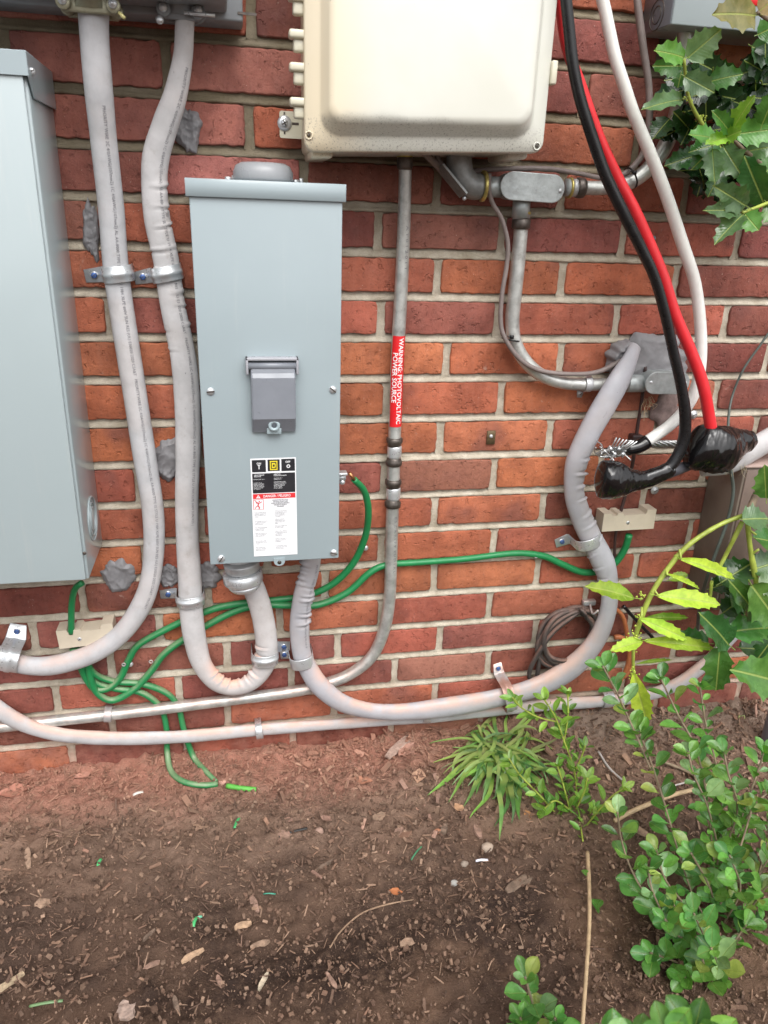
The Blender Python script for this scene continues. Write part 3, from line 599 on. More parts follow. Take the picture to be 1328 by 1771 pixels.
lc = MB().add(Vs, Fs, 0, False); lcp = part('latch_cover', lc, mLatch, t)
emb = MB()
for i in range(9):
    if i == 4: continue
    P = FP(437, 661 + i * 6.6); emb.text('SWITCH COVER  PUSH TO CLOSE  LIFT TO OPEN'[: 28 + (i * 5) % 9], WF(x0 + .004, -D2 - .0186, z0 - .0085 - i * .0052), .0034, 0, bold=.0)
part('embossed_lines', emb, M('embossed_plastic', (.27, .285, .31), .4, 0, .03, 20, 0), lcp)
hp_ = FP(474, 739, D2 + .012); hs_ = MB().box(hp_[0] - .0105, hp_[0] + .0105, -D2 - .010, -D2, hp_[2] - .011, hp_[2] - .002, .0008, 2)
hs_.tube([(hp_[0] + .0062 * math.cos(a), -D2 - .0135, hp_[2] + .003 + .0062 * math.sin(a)) for a in np.linspace(0, 2 * math.pi, 28, endpoint=False)], .0026, 8, closed=True)
part('padlock_hasp', hs_, M('translucent_grey_plastic', (.34, .42, .45), .25, 0, .03, 20, .0001, 200, coat=.4), t)
P = FP(483, 969); tab = MB(); out = [(-.0085, .004), (-.0085, -.002)] + [(.0085 * math.cos(a), -.002 - .007 * math.sin(a)) for a in np.linspace(math.pi, 0, 9)[1:]] + [(.0085, .004)]
tab.prism(out, WF(P[0], P[1] - .001, P[2]), -.0018, .0006); tb = part('padlock_tab', tab, mBox, t); part('hole', MB().lathe([(0, .0032), (.0004, .0001)], (P[0], P[1] - .0018, P[2] - .003), (0, -1, 0), 14), mDark, tb)
# danger label
La, Lb_, Lc_ = FP(432.5, 793), FP(511.5, 790.5), FP(442.5, 962)
lx = Vector(Lb_ - La); lw = lx.length; lyv = Vector(La - Lc_); lh = lyv.length
LM = frame(La + np.array([0, -.0008, 0]), lx, lyv)          # local: x right, y up, origin at top left
lab = MB()
def rect(x0, y0, x1, y1, z=.0, mi=0): lab.add([LM @ Vector(p) for p in ((x0 * lw, -y0 * lh, z), (x0 * lw, -y1 * lh, z), (x1 * lw, -y1 * lh, z), (x1 * lw, -y0 * lh, z))], [(0, 1, 2, 3)], mi, False)
def tx(s, x, y, size, mi, al='LEFT', z=.0006, bold=0., sx=1., line=1.): lab.text(s, LM @ Matrix.Translation((x * lw, -y * lh, z)), size * lh, mi, al, bold=bold * lh, sx=sx, line=line)
E1, E2, E3 = .0002, .0004, .0006
rect(0, 0, 1, 1, 0, 0)
rect(.03, .015, .335, .135, E1, 1); rect(.375, .015, .64, .128, E1, 1); rect(.675, .012, .975, .132, E1, 1)
rect(.03, .148, .975, .345, E1, 1); rect(.03, .352, .975, .402, E1, 2)
# yellow square mark with a D inside
rect(.425, .028, .59, .118, E2, 3); rect(.447, .039, .568, .107, E3, 1); 
lab.prism([(x * lw, -y * lh) for x, y in ((.465, .048), (.530, .048), (.552, .058), (.552, .088), (.530, .098), (.465, .098))], LM, E3 + .0001, E3 + .0003, 3)
lab.prism([(x * lw, -y * lh) for x, y in ((.488, .062), (.522, .062), (.530, .068), (.530, .079), (.522, .084), (.488, .084))], LM, E3 + .0003, E3 + .0005, 1)
tx('ON', .135, .058, .026, 0, bold=.0008); rect(.175, .064, .195, .105, E3, 0); rect(.155, .062, .215, .07, E3, 0)
tx('OFF', .765, .050, .026, 0, bold=.0008)
rg = [LM @ Vector(((.83 + .042 * math.cos(a)) * lw, (-.084 + .018 * math.sin(a)) * lh, E3 + .0001)) for a in np.linspace(0, 2 * math.pi, 20, endpoint=False)]
rg2 = [LM @ Vector(((.83 + .022 * math.cos(a)) * lw, (-.084 + .009 * math.sin(a)) * lh, E3 + .0001)) for a in np.linspace(0, 2 * math.pi, 20, endpoint=False)]
lab.add(rg + rg2, [(i, (i + 1) % 20, 20 + (i + 1) % 20, 20 + i) for i in range(20)], 0, False)
tx('CIRCUIT BREAKER\nENCLOSURE', .07, .168, .0145, 0, bold=.0003, sx=.8); tx('GABINETE PARA\nINTERRUPTOR AUTOMATICO', .50, .164, .0145, 0, bold=.0003, sx=.62)
tx('MAXIMUM AMPS: 200 A', .05, .210, .0125, 0, sx=.8); tx('VOLTS MAX: 240 V\nAMPERES: 200 A', .50, .203, .0125, 0, sx=.8)
tx('SUITABLE FOR USE\nAS SERVICE EQUIPMENT\nWHEN ENCLOSURE IS\nINSTALLED OUTDOORS\nRAINPROOF TYPE 3R\nCAT. SERIES S01', .05, .245, .0125, 0, sx=.75)
tx('ADECUADO PARA USARSE\nCOMO EQUIPO DE SERVICIO\nCUANDO EL GABINETE SE\nINSTALE EN EXTERIORES\nTIPO 3R A PRUEBA\nDE LLUVIA SERIE S01', .50, .240, .0125, 0, sx=.72)
tx('DANGER / PELIGRO', .255, .388, .036, 0, bold=.0006, sx=.82)
lab.prism([(x * lw, -y * lh) for x, y in ((.095, .394), (.195, .394), (.145, .36))], LM, E2, E3, 0); rect(.139, .370, .151, .384, E3 + .0001, 2); rect(.139, .387, .151, .391, E3 + .0001, 2)
rect(.03, .408, .26, .512, E1, 2); rect(.042, .412, .248, .508, E2, 0)     # falling figure struck by a bolt
def stroke(pts, w, mi=2):
    Q = [LM @ Vector((x * lw, -y * lh, E3)) for x, y in pts]
    for a, b2 in zip(Q, Q[1:]):
        n_ = (b2 - a).cross(LM.to_3x3() @ Vector((0, 0, 1))).normalized() * w; lab.add([a - n_, a + n_, b2 + n_, b2 - n_], [(0, 1, 2, 3)], mi, False)
stroke([(.08, .425), (.13, .440), (.17, .445), (.22, .430)], .0006); stroke([(.15, .445), (.13, .470), (.17, .490), (.15, .502)], .0008); stroke([(.13, .470), (.09, .480), (.07, .500)], .0006); stroke([(.06, .415), (.10, .430), (.09, .436), (.13, .452)], .0004)
lab.add([LM @ Vector(((.165 + .016 * math.cos(a)) * lw, (-.428 + .007 * math.sin(a)) * lh, E3)) for a in np.linspace(0, 6.283, 10, endpoint=False)], [tuple(range(10))], 2, False)
tx('HAZARD OF ELECTRIC SHOCK,\nEXPLOSION, OR ARC FLASH\nPELIGRO DE DESCARGA ELECTRICA,\nEXPLOSION O DESTELLO\nPOR ARQUEO', .635, .424, .0165, 4, 'CENTER', bold=.0003, sx=.66)
EN = ['Apply appropriate personal\nprotective equipment and\nfollow safe electrical work\npractices.', 'This equipment must only be\ninstalled and serviced by\nqualified personnel.', 'Turn off all power supplying\nthis equipment before\nworking on or inside.', 'Always use a properly rated\nvoltage sensing device to\nconfirm power is off.', 'Replace all devices, doors\nand covers before turning\non power.', 'Failure to follow these\ninstructions will result in\ndeath or serious injury.']
ES = ['Utilice equipo de proteccion\npersonal apropiado y siga las\npracticas de seguridad\nelectrica establecidas por\nsu compania.', 'Solamente el personal\ncalificado debera instalar y\nprestar servicio a este\nequipo.', 'Desenergice el equipo antes\nde realizar trabajos.', 'Siempre utilice un detector\nde tension nominal adecuado\npara confirmar la\ndesenergizacion.', 'Vuelva a colocar todos los\ndispositivos, las puertas y\nlas cubiertas.', 'El incumplimiento de estas\ninstrucciones podra causar\nla muerte o lesiones.']
for s_, y in zip(EN, (.545, .635, .70, .76, .84, .91)): tx(s_, .05, y, .0145, 5, sx=.70)
for s_, y in zip(ES, (.535, .62, .69, .745, .825, .90)): tx(s_, .50, y, .0145, 5, sx=.70)
tx('80261-001-01', .80, .975, .012, 5, sx=.7)
part('danger_label', lab, [mPaper, mLblK, mLblR, mLblY, mInk, mInkG], t, 'white danger label with black, red and yellow panels')
# ------------------------------------------------------------------ cream junction box
D3 = .150
cx0, cx1 = W(526, 200, .124)[0], W(940, 240, .124)[0]; cz = W(730, 264, .120)[2]; cm = (cx0 + cx1) / 2; ch = .36
def tiltx(p): return Vector((p.x, p.y, p.z + .040 * (p.x - cm)))
t = thing('junction_box', 'cream plastic junction box with a mildewed cover bottom, high in the centre', 'electrical box', (cm, 0, cz))
b = MB().box(cx0 + .006, cx1 - .004, -D3 + .040, -.012, cz + .001, cz + ch, .008, 3)
for sx in (cx0 + .026, cx1 - .026): b.box(sx - .015, sx + .015, -.10, -.008, cz - .006, cz + .03, .004, 2)
b.xf(tiltx); part('body', b, mCreamD, t)
cv = MB(); R_ = .018
def ring(w, h, r, y, cxx, czz): return [(cxx + x, y, czz + z) for x, z in rrect(w, h, r, 6)]
wc, hc_ = cx1 - cx0, ch; cc, cz2 = cm, cz + ch / 2
rs = [ring(wc - .004, hc_ - .004, .012, -D3 + .042, cc, cz2), ring(wc, hc_, .014, -D3 + .038, cc, cz2), ring(wc, hc_, .014, -D3 + .026, cc, cz2), ring(wc - .004, hc_ - .004, .013, -D3 + .0225, cc, cz2),
      ring(wc - .036, hc_ - .030, .026, -D3 + .0215, cc, cz2), ring(wc - .043, hc_ - .040, .026, -D3 + .0185, cc, cz2), ring(wc - .056, hc_ - .062, .020, -D3 + .004, cc, cz2), ring(wc - .064, hc_ - .072, .018, -D3 + .0008, cc, cz2), ring(wc - .074, hc_ - .082, .016, -D3, cc, cz2)]
nr = len(rs[0]); vv = [p for r_ in rs for p in r_]; ff = [(i * nr + j, i * nr + (j + 1) % nr, (i + 1) * nr + (j + 1) % nr, (i + 1) * nr + j) for i in range(len(rs) - 1) for j in range(nr)]; ff.append(tuple((len(rs) - 1) * nr + j for j in range(nr)))
cv.add(vv, ff).xf(tiltx); cvp = part('cover', cv, mCreamD, t)
for px, py in ((534, 234), (928, 253)):
    P = W(px, py, D3 - .022); h_ = MB(); h_.tube([(P[0] + .0045 * math.cos(a), P[1] - .0008, P[2] + .0045 * math.sin(a)) for a in np.linspace(0, 2 * math.pi, 20, endpoint=False)], .0009, 6, closed=True); part('screw_boss', h_, mCreamD, cvp)
    part('screw_hole', MB().lathe([(0, .0024), (.0006, .0001)], (P[0], P[1] - .0008, P[2]), (0, -1, 0), 12), mDark, cvp)
zs_ = [W(510, y, .115)[2] for y in (-10, 55, 112, 172)]
for z in zs_:
    h_ = MB().box(cx0 - .018, cx0 + .004, -.124, -.106, z - .008, z + .002, .003, 3).box(cx0 - .0125, cx0 + .004, -.119, -.106, z - .022, z - .007, .003, 3); part('hinge_knuckle', h_, mCream, t)
P = W(948, 130, .12); part('side_latch', MB().box(cx1 - .001, cx1 + .0075, -.132, -.110, W(948, 148, .12)[2], W(948, 106, .12)[2], .002, 2), mCream, t)
P0, P1 = W(483, 196, .022), W(522, 236, .022)
ft = MB().prism(rrect(.040, .034, .003, 3), WF(P0[0] + .020, -.020, (P0[2] + P1[2]) / 2), 0, .003).box(P0[0] + .035, cx0 + .03, -.023, -.012, P1[2], P0[2] - .004, .001, 1); ftp = part('mounting_foot', ft, mCream, t)
cxs, czs = W(492, 213, .024)[0], W(492, 213, .024)[2]
part('washer', MB().lathe([(0, .0100), (.0015, .0098), (.0018, .004)], (cxs, -.023, czs), (0, -1, 0), 24), mZinc, ftp); w2 = MB(); screw_head(w2, (cxs, -.0248, czs), .0052); part('screw', w2, mZinc, ftp)
g_ = slot_bar((cxs, -.0268, czs), .0045, .5); g2 = slot_bar((cxs, -.0268, czs), .0045, .5 + math.pi / 2); g_.add(g2.v, g2.f); part('screw_cross', g_, mDark, ftp)
part('slots', MB().box(cxs - .0012, cxs + .0012, -.0234, -.0228, czs + .0105, czs + .014, 0).box(cxs + .0105, cxs + .020, -.0234, -.0228, czs - .0016, czs + .0016, 0).box(cxs - .0012, cxs + .0012, -.0234, -.0228, czs - .014, czs - .0105, 0), mDark, ftp)
# ------------------------------------------------------------------ meter box, top left, and its cable connectors
zl0 = W(418, 38, .05)[2]; xl1 = W(420, 20, .05)[0]
t = thing('meter_box', 'weathered grey meter box showing only its bottom edge along the top left', 'electrical box', (-.1, 0, zl0))
part('back_pan', MB().box(-.42, xl1, -.050, 0, zl0, zl0 + .25, .003, 2), mBoxD, t)
zu = W(300, -12, .13)[2]; part('housing', MB().box(-.40, xl1 - .02, -.135, -.050, zu, zu + .2, .004, 2), mBoxD, t)
k = MB()
for x in (-.10, .02): k.box(x - .012, x + .012, -.0512, -.0500, zl0 + .008, zl0 + .011, 0)
part('vent_slots', k, mDark, t)
def clamp_conn(px0, px1, py, d, mat, name, lab_, yellow, tilt=0.):
    A, B = W(px0, py, d), W(px1, py, d); c = (A + B) / 2; w = B[0] - A[0]
    t = thing(name, lab_, 'cable connector', (c[0], c[1], c[2] - .01))
    part('throat', MB().lathe([(-.004, w * .40), (.012, w * .40), (.016, w * .46), (.05, w * .46)], (c[0], c[1], c[2]), (0, 0, 1), 24), mat, t)
    for s in (-1, 1):
        y = c[1] + s * w * .30
        j = MB().box(c[0] - w * .50, c[0] + w * .50, min(y, y - s * .006), max(y, y - s * .006), c[2] - .010, c[2] + .008, .002, 2)
        for sx in (-1, 1): j.lathe([(0, .0085), (.005, .0085), (.006, .007)], (c[0] + sx * w * .47, y - .006 * (s > 0), c[2] - .001), (0, -1, 0), 16)
        part('clamp_jaw', j, mat, t)
    for sx in (-1, 1):
        q = MB(); q.tube([(c[0] + sx * w * .47, c[1] + w * .36, c[2]), (c[0] + sx * w * .47, c[1] - w * .30 - .012, c[2])], .0026, 8); screw_head(q, (c[0] + sx * w * .47, c[1] - w * .30 - .008, c[2]), .0052); part('clamp_screw', q, mZinc, t)
    return t
t = clamp_conn(112, 202, 12, .085, M('yellowed_clamp', (.34, .33, .24), .42, .5, .15, 60, .0003, 200, dirt=.3), 'cable_clamp_connector', 'yellowish metal clamp connector gripping the leftmost thick cable at the top', True)
P = W(206, 22, .11); part('pigtail', MB().tube([P, P + [.006, -.004, -.006]], .0022, 8), M('pale_yellow', (.5, .45, .2), .5), t)
t = clamp_conn(282, 345, 22, .062, mBoxD, 'cable_clamp_connector', 'dark clamp connector with a long screw above the bent grey cable, top left', False)
a = W(318, 22, .085); b_ = W(372, 27, .085); part('long_screw', MB().tube([a, b_], .0021, 8), mZinc, t); q = MB(); screw_head(q, tuple(W(276, 34, .08)), .0050); part('side_screw', q, mZinc, t)
# ------------------------------------------------------------------ thick service cables
CR_TXT = 'PRIORITY WIRE 2C 4/0AWG(107mm2) 1C 4/0AWG(107mm2) AL AA-8000 TYPE SE STYLE U 1984 XLPE 600V SUN RES (UL) E30020 2020 CSA&T   '
def wrinkle(P, R, spans, amp=.12, n=7):
    R = R.copy(); k = len(P); L = np.concatenate([[0], np.cumsum(np.linalg.norm(np.diff(P, axis=0), axis=1))])
    for a, b_ in spans:
        for c in np.linspace(a, b_, n): 
            c2 = c * L[-1] + random.uniform(-.004, .004); A = amp * random.uniform(.5, 1.2); w_ = random.uniform(.0018, .0032)
            R += R * A * np.exp(-((L - c2) / w_) ** 2) - R * A * .6 * np.exp(-((L - c2 - w_ * 1.9) / w_) ** 2)
    return R
def cable(name, pts, mat, label, flat=.62, wr=(), amp=.10, nwr=7, txt=None, tside=.3, tstart=.05, tend=.95, tsize=.0062, step=.0026, cat='cable', lump=.03, ring=26, group=None):
    P, R = pth(pts, step); R = R * .95; L = np.concatenate([[0], np.cumsum(np.linalg.norm(np.diff(P, axis=0), axis=1))])
    R0 = R * np.array([1 + lump * fbm(l, len(pts), 1, 14, 3) for l in L]); Rw = R0
    P = P + np.array([[0, 0, 0]] * len(P))
    fl = flat * np.array([1 + .5 * lump * fbm(l, 5, 2, 20, 2) for l in L])
    mb = MB().tube(P, Rw, ring, flat=fl, front=(0, -1, 0))
    if wr:                                                    # creases and ribs of the jacket on the inner side of each bend
        T_ = np.gradient(P, axis=0); T_ /= np.linalg.norm(T_, axis=1)[:, None]; K_ = np.gradient(T_, axis=0); k9 = np.ones(31) / 31
        K_ = np.stack([np.convolve(np.pad(K_[:, j], 15, 'edge'), k9, 'valid') for j in range(3)], 1); K_ /= np.linalg.norm(K_, axis=1)[:, None] + 1e-9
        cs = []
        for a_, b_ in wr:
            for c_ in np.linspace(a_, b_, nwr): cs.append((c_ * L[-1] + random.uniform(-.004, .004), amp * random.uniform(.4, 1.3), random.uniform(.0016, .0032), random.uniform(-.35, .35)))
        for i in range(len(P) * ring):
            l = i // ring; v = np.array(mb.v[i]); d_ = v - P[l]; u = d_ / (np.linalg.norm(d_) + 1e-9); w_ = max(0., float(u @ K_[l]) * .8 + .25)
            if w_ <= 0: continue
            sw = float(u @ np.array([0, -1., 0])); f_ = 0
            for c_, A_, ww, sk in cs:
                x_ = (L[l] + sk * .012 * sw - c_) / ww
                if abs(x_) < 4: f_ += A_ * (math.exp(-x_ * x_) - .9 * math.exp(-(x_ - 1.8) ** 2))
            mb.v[i] = tuple(P[l] + d_ * (1 + w_ * f_))
    t = single(name, mb, mat, label, cat, group)
    if txt:
        T = np.gradient(P, axis=0); T /= np.linalg.norm(T, axis=1)[:, None]; N = np.array([0, -1., 0]) - (T @ np.array([0, -1., 0]))[:, None] * T; N /= np.linalg.norm(N, axis=1)[:, None]; S = np.cross(N, T)
        s0 = tstart * L[-1]; smax = tend * L[-1]
        def fn(p):
            s = min(s0 + p.x, smax); i = min(max(int(np.searchsorted(L, s)) - 1, 0), len(L) - 2); f = (s - L[i]) / max(1e-9, L[i + 1] - L[i])
            Pc = P[i] * (1 - f) + P[i + 1] * f; r = Rw[i] * (1 - f) + Rw[i + 1] * f + .0002; fq = fl[i]
            a = tside + p.y / r; return Vector(Pc + r * (fq * math.cos(a) * N[i] + math.sin(a) * S[i]) + N[i] * .0003)
        body = txt; tm = MB(); adv = .56 * tsize
        nchar = int((smax - s0) / adv); body = (txt * 9)[:nchar]
        tm.text(body, None, tsize, fn=fn, sx=.9, spc=1.05)
        tm.f2 = tm.f
        ob_ = part('jacket_print', tm, mInkP, t)
    return t
cable('service_cable', [(160, -30, .085, 56), (163, 60, .080, 52), (170, 150, .070, 50), (180, 250, .052, 47), (192, 360, .038, 46), (201, 470, .030, 45), (214, 560, .028, 44), (233, 680, .028, 42), (250, 790, .028, 41), (264, 880, .028, 39), (266, 950, .028, 37), (258, 1010, .030, 36), (238, 1058, .032, 36), (205, 1100, .034, 36), (160, 1130, .036, 37), (105, 1148, .036, 38), (60, 1152, .034, 36), (15, 1142, .030, 36), (-40, 1112, .03, 36), (-110, 1060, .03, 36)],
      mSE, 'thick grey service cable, leftmost of the hanging ones, sweeping left at the bottom', .78, txt=CR_TXT, tside=.25, tstart=.10, tend=.80)
cable('service_cable', [(322, -20, .066, 34), (319, 50, .066, 34), (316, 100, .060, 35), (303, 165, .050, 42), (286, 215, .040, 46), (270, 270, .032, 48), (267, 320, .028, 46), (272, 380, .026, 47), (287, 450, .026, 46), (299, 530, .028, 45), (317, 620, .030, 46), (324, 700, .030, 46), (325, 780, .030, 44), (323, 860, .030, 42), (324, 930, .030, 41), (328, 1000, .030, 42), (331, 1060, .030, 42), (338, 1110, .030, 40), (350, 1150, .032, 36), (375, 1180, .034, 34), (406, 1189, .034, 32), (436, 1178, .034, 34), (457, 1150, .034, 38), (461, 1115, .034, 40), (454, 1065, .036, 40), (440, 1020, .042, 40), (424, 990, .05, 44), (416, 965, .055, 46)],
      mSEw, 'wrinkled pale grey service cable that makes a U turn up into the breaker enclosure', .66, wr=[(.17, .33), (.745, .865)], amp=.20, nwr=9, txt=CR_TXT, tside=.45, tstart=.06, tend=.62)
cable('service_cable', [(541, 945, .055, 34), (536, 985, .050, 34), (524, 1030, .042, 36), (518, 1080, .036, 36), (521, 1125, .034, 34), (530, 1150, .036, 34), (552, 1185, .042, 37), (590, 1215, .044, 34), (640, 1229, .042, 31), (700, 1231, .040, 34), (780, 1222, .038, 40), (860, 1207, .036, 36), (930, 1187, .036, 40), (985, 1157, .036, 44), (1028, 1112, .036, 38), (1050, 1062, .036, 33), (1054, 1015, .036, 32), (1044, 975, .036, 42), (1022, 930, .032, 40), (1004, 890, .032, 39), (993, 850, .034, 38), (997, 800, .038, 42), (1018, 750, .044, 44), (1045, 702, .048, 46), (1072, 655, .046, 42), (1090, 620, .036, 30), (1098, 600, .022, 26)],
      mSEg, 'thick smooth grey cable looping from the breaker enclosure up to the big putty lump', .66, wr=[(.02, .1), (.67, .86)], amp=.24, nwr=11, txt=CR_TXT, tside=.5, tstart=.02, tend=.15)
cable('service_cable', [(-70, 1170, .02, 36), (-10, 1222, .024, 34), (40, 1252, .026, 30), (90, 1268, .028, 28), (150, 1275, .028, 28), (230, 1277, .026, 27), (330, 1273, .022, 26), (450, 1262, .020, 24), (560, 1254, .020, 22), (650, 1247, .018, 22), (750, 1240, .018, 22), (860, 1228, .018, 24), (960, 1218, .018, 24), (1040, 1213, .020, 24), (1110, 1204, .020, 24), (1165, 1186, .022, 26), (1215, 1152, .022, 26), (1262, 1105, .022, 26), (1300, 1060, .022, 24), (1350, 1000, .022, 24)],
      mSE, 'dusty grey cable running lowest along the foot of the wall and rising at the right', .62, lump=.09)
# ------------------------------------------------------------------ conduits
def conduit(pts, mat, label, flat=1, cat='conduit'):
    P, R = pth(pts, .006); R[:] = np.convolve(np.pad(R, 8, 'edge'), np.ones(17) / 17, 'valid'); return single('metal_conduit', MB().tube(P, R, 24), mat, label, cat), P, R
t, PA, RA = conduit([(701, 262, .040, 22), (700, 330, .034, 22), (697, 430, .022, 23), (692, 530, .018, 23), (687, 620, .017, 23), (684, 700, .017, 22), (681, 800, .017, 22), (678, 900, .017, 22), (676, 980, .017, 21), (673, 1040, .017, 21), (664, 1090, .017, 21), (643, 1135, .017, 20), (605, 1166, .017, 20), (555, 1185, .017, 20), (500, 1197, .017, 20), (400, 1210, .017, 20), (300, 1223, .017, 20), (190, 1236, .017, 20), (100, 1246, .017, 20), (0, 1257, .017, 20), (-80, 1266, .017, 20)],
      mEMTn, 'long galvanised conduit dropping from the cream box and bending left along the wall foot')
tA = t
conduit([(903, 340, .030, 24), (901, 395, .026, 24), (896, 450, .024, 25), (890, 510, .024, 25), (886, 555, .024, 24), (890, 590, .024, 24), (905, 620, .024, 23), (932, 646, .024, 22), (970, 661, .024, 22), (1020, 665, .024, 22), (1085, 664, .026, 22)], mEMTn, 'galvanised conduit below the capsule fitting, bending right to the putty lump')
conduit([(985, 324, .034, 22), (1040, 325, .034, 23), (1080, 319, .034, 24), (1115, 298, .034, 26), (1145, 262, .034, 27), (1165, 215, .034, 27), (1176, 165, .036, 26), (1182, 110, .040, 26), (1186, 50, .045, 27)], mEMTn, 'galvanised conduit curving from the capsule fitting up into the holly leaves')
# couplings and lock rings on the straight run
def ring_at(px, py, d, w, h, prof, mats, name, label, parent=None, axis=None):
    c = W(px, py, d); k = zc(c) / F; H = h * k; R = w / 2 * k; ax = Vector(axis or (0, 0, -1)).normalized()
    mb = MB(); mb.lathe([(-H / 2 + a * H, b_ * R) for a, b_ in prof], c, ax, 28)
    return part(name, mb, mats, parent)
for (pyc, lab_) in ((781, 'upper of the two compression couplings on the straight conduit below the warning sticker'), (853, 'lower of the two compression couplings on the straight conduit')):
    pxc = 682 if pyc == 781 else 680
    c = W(pxc, pyc, .017); t = thing('conduit_coupling', lab_, 'coupling', (c[0], c[1], c[2] - .02))
    ring_at(pxc, pyc - 17, .017, 28, 16, [(0, .85), (.08, 1), (.5, 1.02), (.75, .86), (1, .84)], mDark, 'gland_nut', '', t)
    ring_at(pxc, pyc, .017, 25, 22, [(0, .93), (.12, 1), (.6, 1.0), (.85, .95), (1, .95)], mZinc, 'barrel', '', t)
    ring_at(pxc - 1, pyc + 17, .017, 28, 15, [(0, .84), (.2, .86), (.4, 1.02), (.9, 1), (1, .85)], mDark, 'gland_nut', '', t)
c = W(700, 272, .040); t = thing('conduit_connector', 'blackened connector joining the straight conduit to the underside of the cream box', 'connector', (c[0], c[1], c[2] - .012))
ring_at(700, 266, .040, 28, 12, [(0, .8), (.1, 1), (.9, 1), (1, .9)], mBrass, 'lock_ring', '', t); ring_at(700, 283, .040, 28, 20, [(0, .9), (.1, 1), (.8, .98), (1, .84)], mDark, 'gland_nut', '', t)
# warning sticker wrapped on the conduit
Lc = np.concatenate([[0], np.cumsum(np.linalg.norm(np.diff(PA, axis=0), axis=1))])
iA = min(range(len(PA)), key=lambda i: abs(prj(PA[i])[1] - 577)); iB = min(range(len(PA)), key=lambda i: abs(prj(PA[i])[1] - 738) + (abs(prj(PA[i])[0] - 684) > 30) * 999)
s0, s1 = Lc[iA], Lc[iB]
def onA(s, a, lift=.0003):
    i = min(max(int(np.searchsorted(Lc, s)) - 1, 0), len(Lc) - 2); f = (s - Lc[i]) / (Lc[i + 1] - Lc[i]); p = PA[i] * (1 - f) + PA[i + 1] * f; T = PA[i + 1] - PA[i]; T /= np.linalg.norm(T)
    N = np.array([0, -1., 0]); N -= N @ T * T; N /= np.linalg.norm(N); S = np.cross(N, T); return Vector(p + (RA[i] + lift) * (math.cos(a) * N + math.sin(a) * S))
stk = MB(); vs = []; fs = []; na = 18; ns = 24
for i in range(ns + 1):
    for j in range(na + 1): vs.append(onA(s0 + (s1 - s0) * i / ns, -1.15 + 3.15 * j / na, .0004))
for i in range(ns):
    for j in range(na): fs.append((i * (na + 1) + j, i * (na + 1) + j + 1, (i + 1) * (na + 1) + j + 1, (i + 1) * (na + 1) + j))
stk.add(vs, fs); st = single('warning_sticker', stk, mRedSt, 'red sticker reading WARNING: PHOTOVOLTAIC POWER SOURCE wrapped round the conduit', 'sticker')
r0 = RA[iA]; txm = MB(); Ls = s1 - s0
txm.text('WARNING: PHOTOVOLTAIC', None, .0108, fn=lambda p: onA(s0 + .003 + p.x * (Ls - .006) / .134, -.04 + p.y / r0, .0006), bold=.0002, sx=.94)
txm.text('POWER SOURCE', None, .0108, fn=lambda p: onA(s0 + .026 + p.x * (Ls - .006) / .134, -.88 + p.y / r0, .0006), bold=.0002, sx=.94)
part('lettering', txm, mWSt, st)
mk = MB(); mk.text('A T 0 1 2 0 1 1', None, .0065, fn=lambda p: onA(s0 - .165 + p.x * 1.6, .15 + p.y / r0, .0004)); mk.text('E S Z  R 9 1 F 9  2 U D 1 A L', None, .006, fn=lambda p: onA(s1 + .16 + p.x * 1.5, .2 + p.y / r0, .0004)); part('embossed_print', mk, mInkP, tA)
# capsule shaped conduit bodies
def capsule(px0, px1, py0, py1, d, name, label, ang=0., deep=.030, cat='conduit fitting', mats=None):
    c = W((px0 + px1) / 2, (py0 + py1) / 2, d); k = zc(c) / F; w, h = (px1 - px0) * k, (py1 - py0) * k
    t = thing(name, label, cat, (c[0], c[1], c[2] - h / 2)); Mx_ = frame(c, (math.cos(ang), 0, math.sin(ang)), (-math.sin(ang), 0, math.cos(ang)))
    part('body', MB().prism(rrect(w * .96, h * .92, h * .455, 8), Mx_, -deep, -.002), mDieC, t)
    part('cover_plate', MB().prism(rrect(w, h, h * .495, 10), Mx_, -.002, .0016, bev=.0012), mDieC, t)
    return t, c, k, Mx_, w, h
t, c, k, Mx_, w, h = capsule(862, 980, 301, 347, .052, 'capsule_fitting', 'grey capsule shaped conduit fitting with three openings, right below the cream box', -.03)
q = MB(); pp = Mx_ @ Vector((w * .43, -.002, .0016)); screw_head(q, tuple(pp), .0032); part('screw', q, mZincD, t)
part('lower_hub', MB().lathe([(0, .0135), (.03, .0135)], W(903, 340, .030), (0, 0, -1), 24), mDieC, t); part('right_hub', MB().lathe([(0, .0125), (.02, .0125)], W(978, 324, .034), (1, 0, -.02), 24), mDieC, t); part('left_hub', MB().lathe([(0, .0145), (.03, .0145)], W(866, 324, .036), (-1, 0, 0), 24), mDieC, t)
c = W(901, 385, .027); t = thing('conduit_connector', 'dark compression fitting with a yellow ring just under the capsule fitting', 'connector', (c[0], c[1], c[2] - .012))
ring_at(902, 368, .028, 32, 6, [(0, .85), (.2, 1), (.8, 1), (1, .85)], mBrass, 'lock_ring', '', t); ring_at(901, 376, .027, 29, 9, [(0, 1), (1, 1)], mZincD, 'barrel', '', t); ring_at(901, 387, .027, 32, 18, [(0, .88), (.15, 1), (.85, 1), (1, .86)], mDark, 'gland_nut', '', t)
c = W(998, 325, .034); t = thing('conduit_connector', 'dark compression fitting with a yellow ring at the right end of the capsule fitting', 'connector', (c[0], c[1], c[2] - .014))
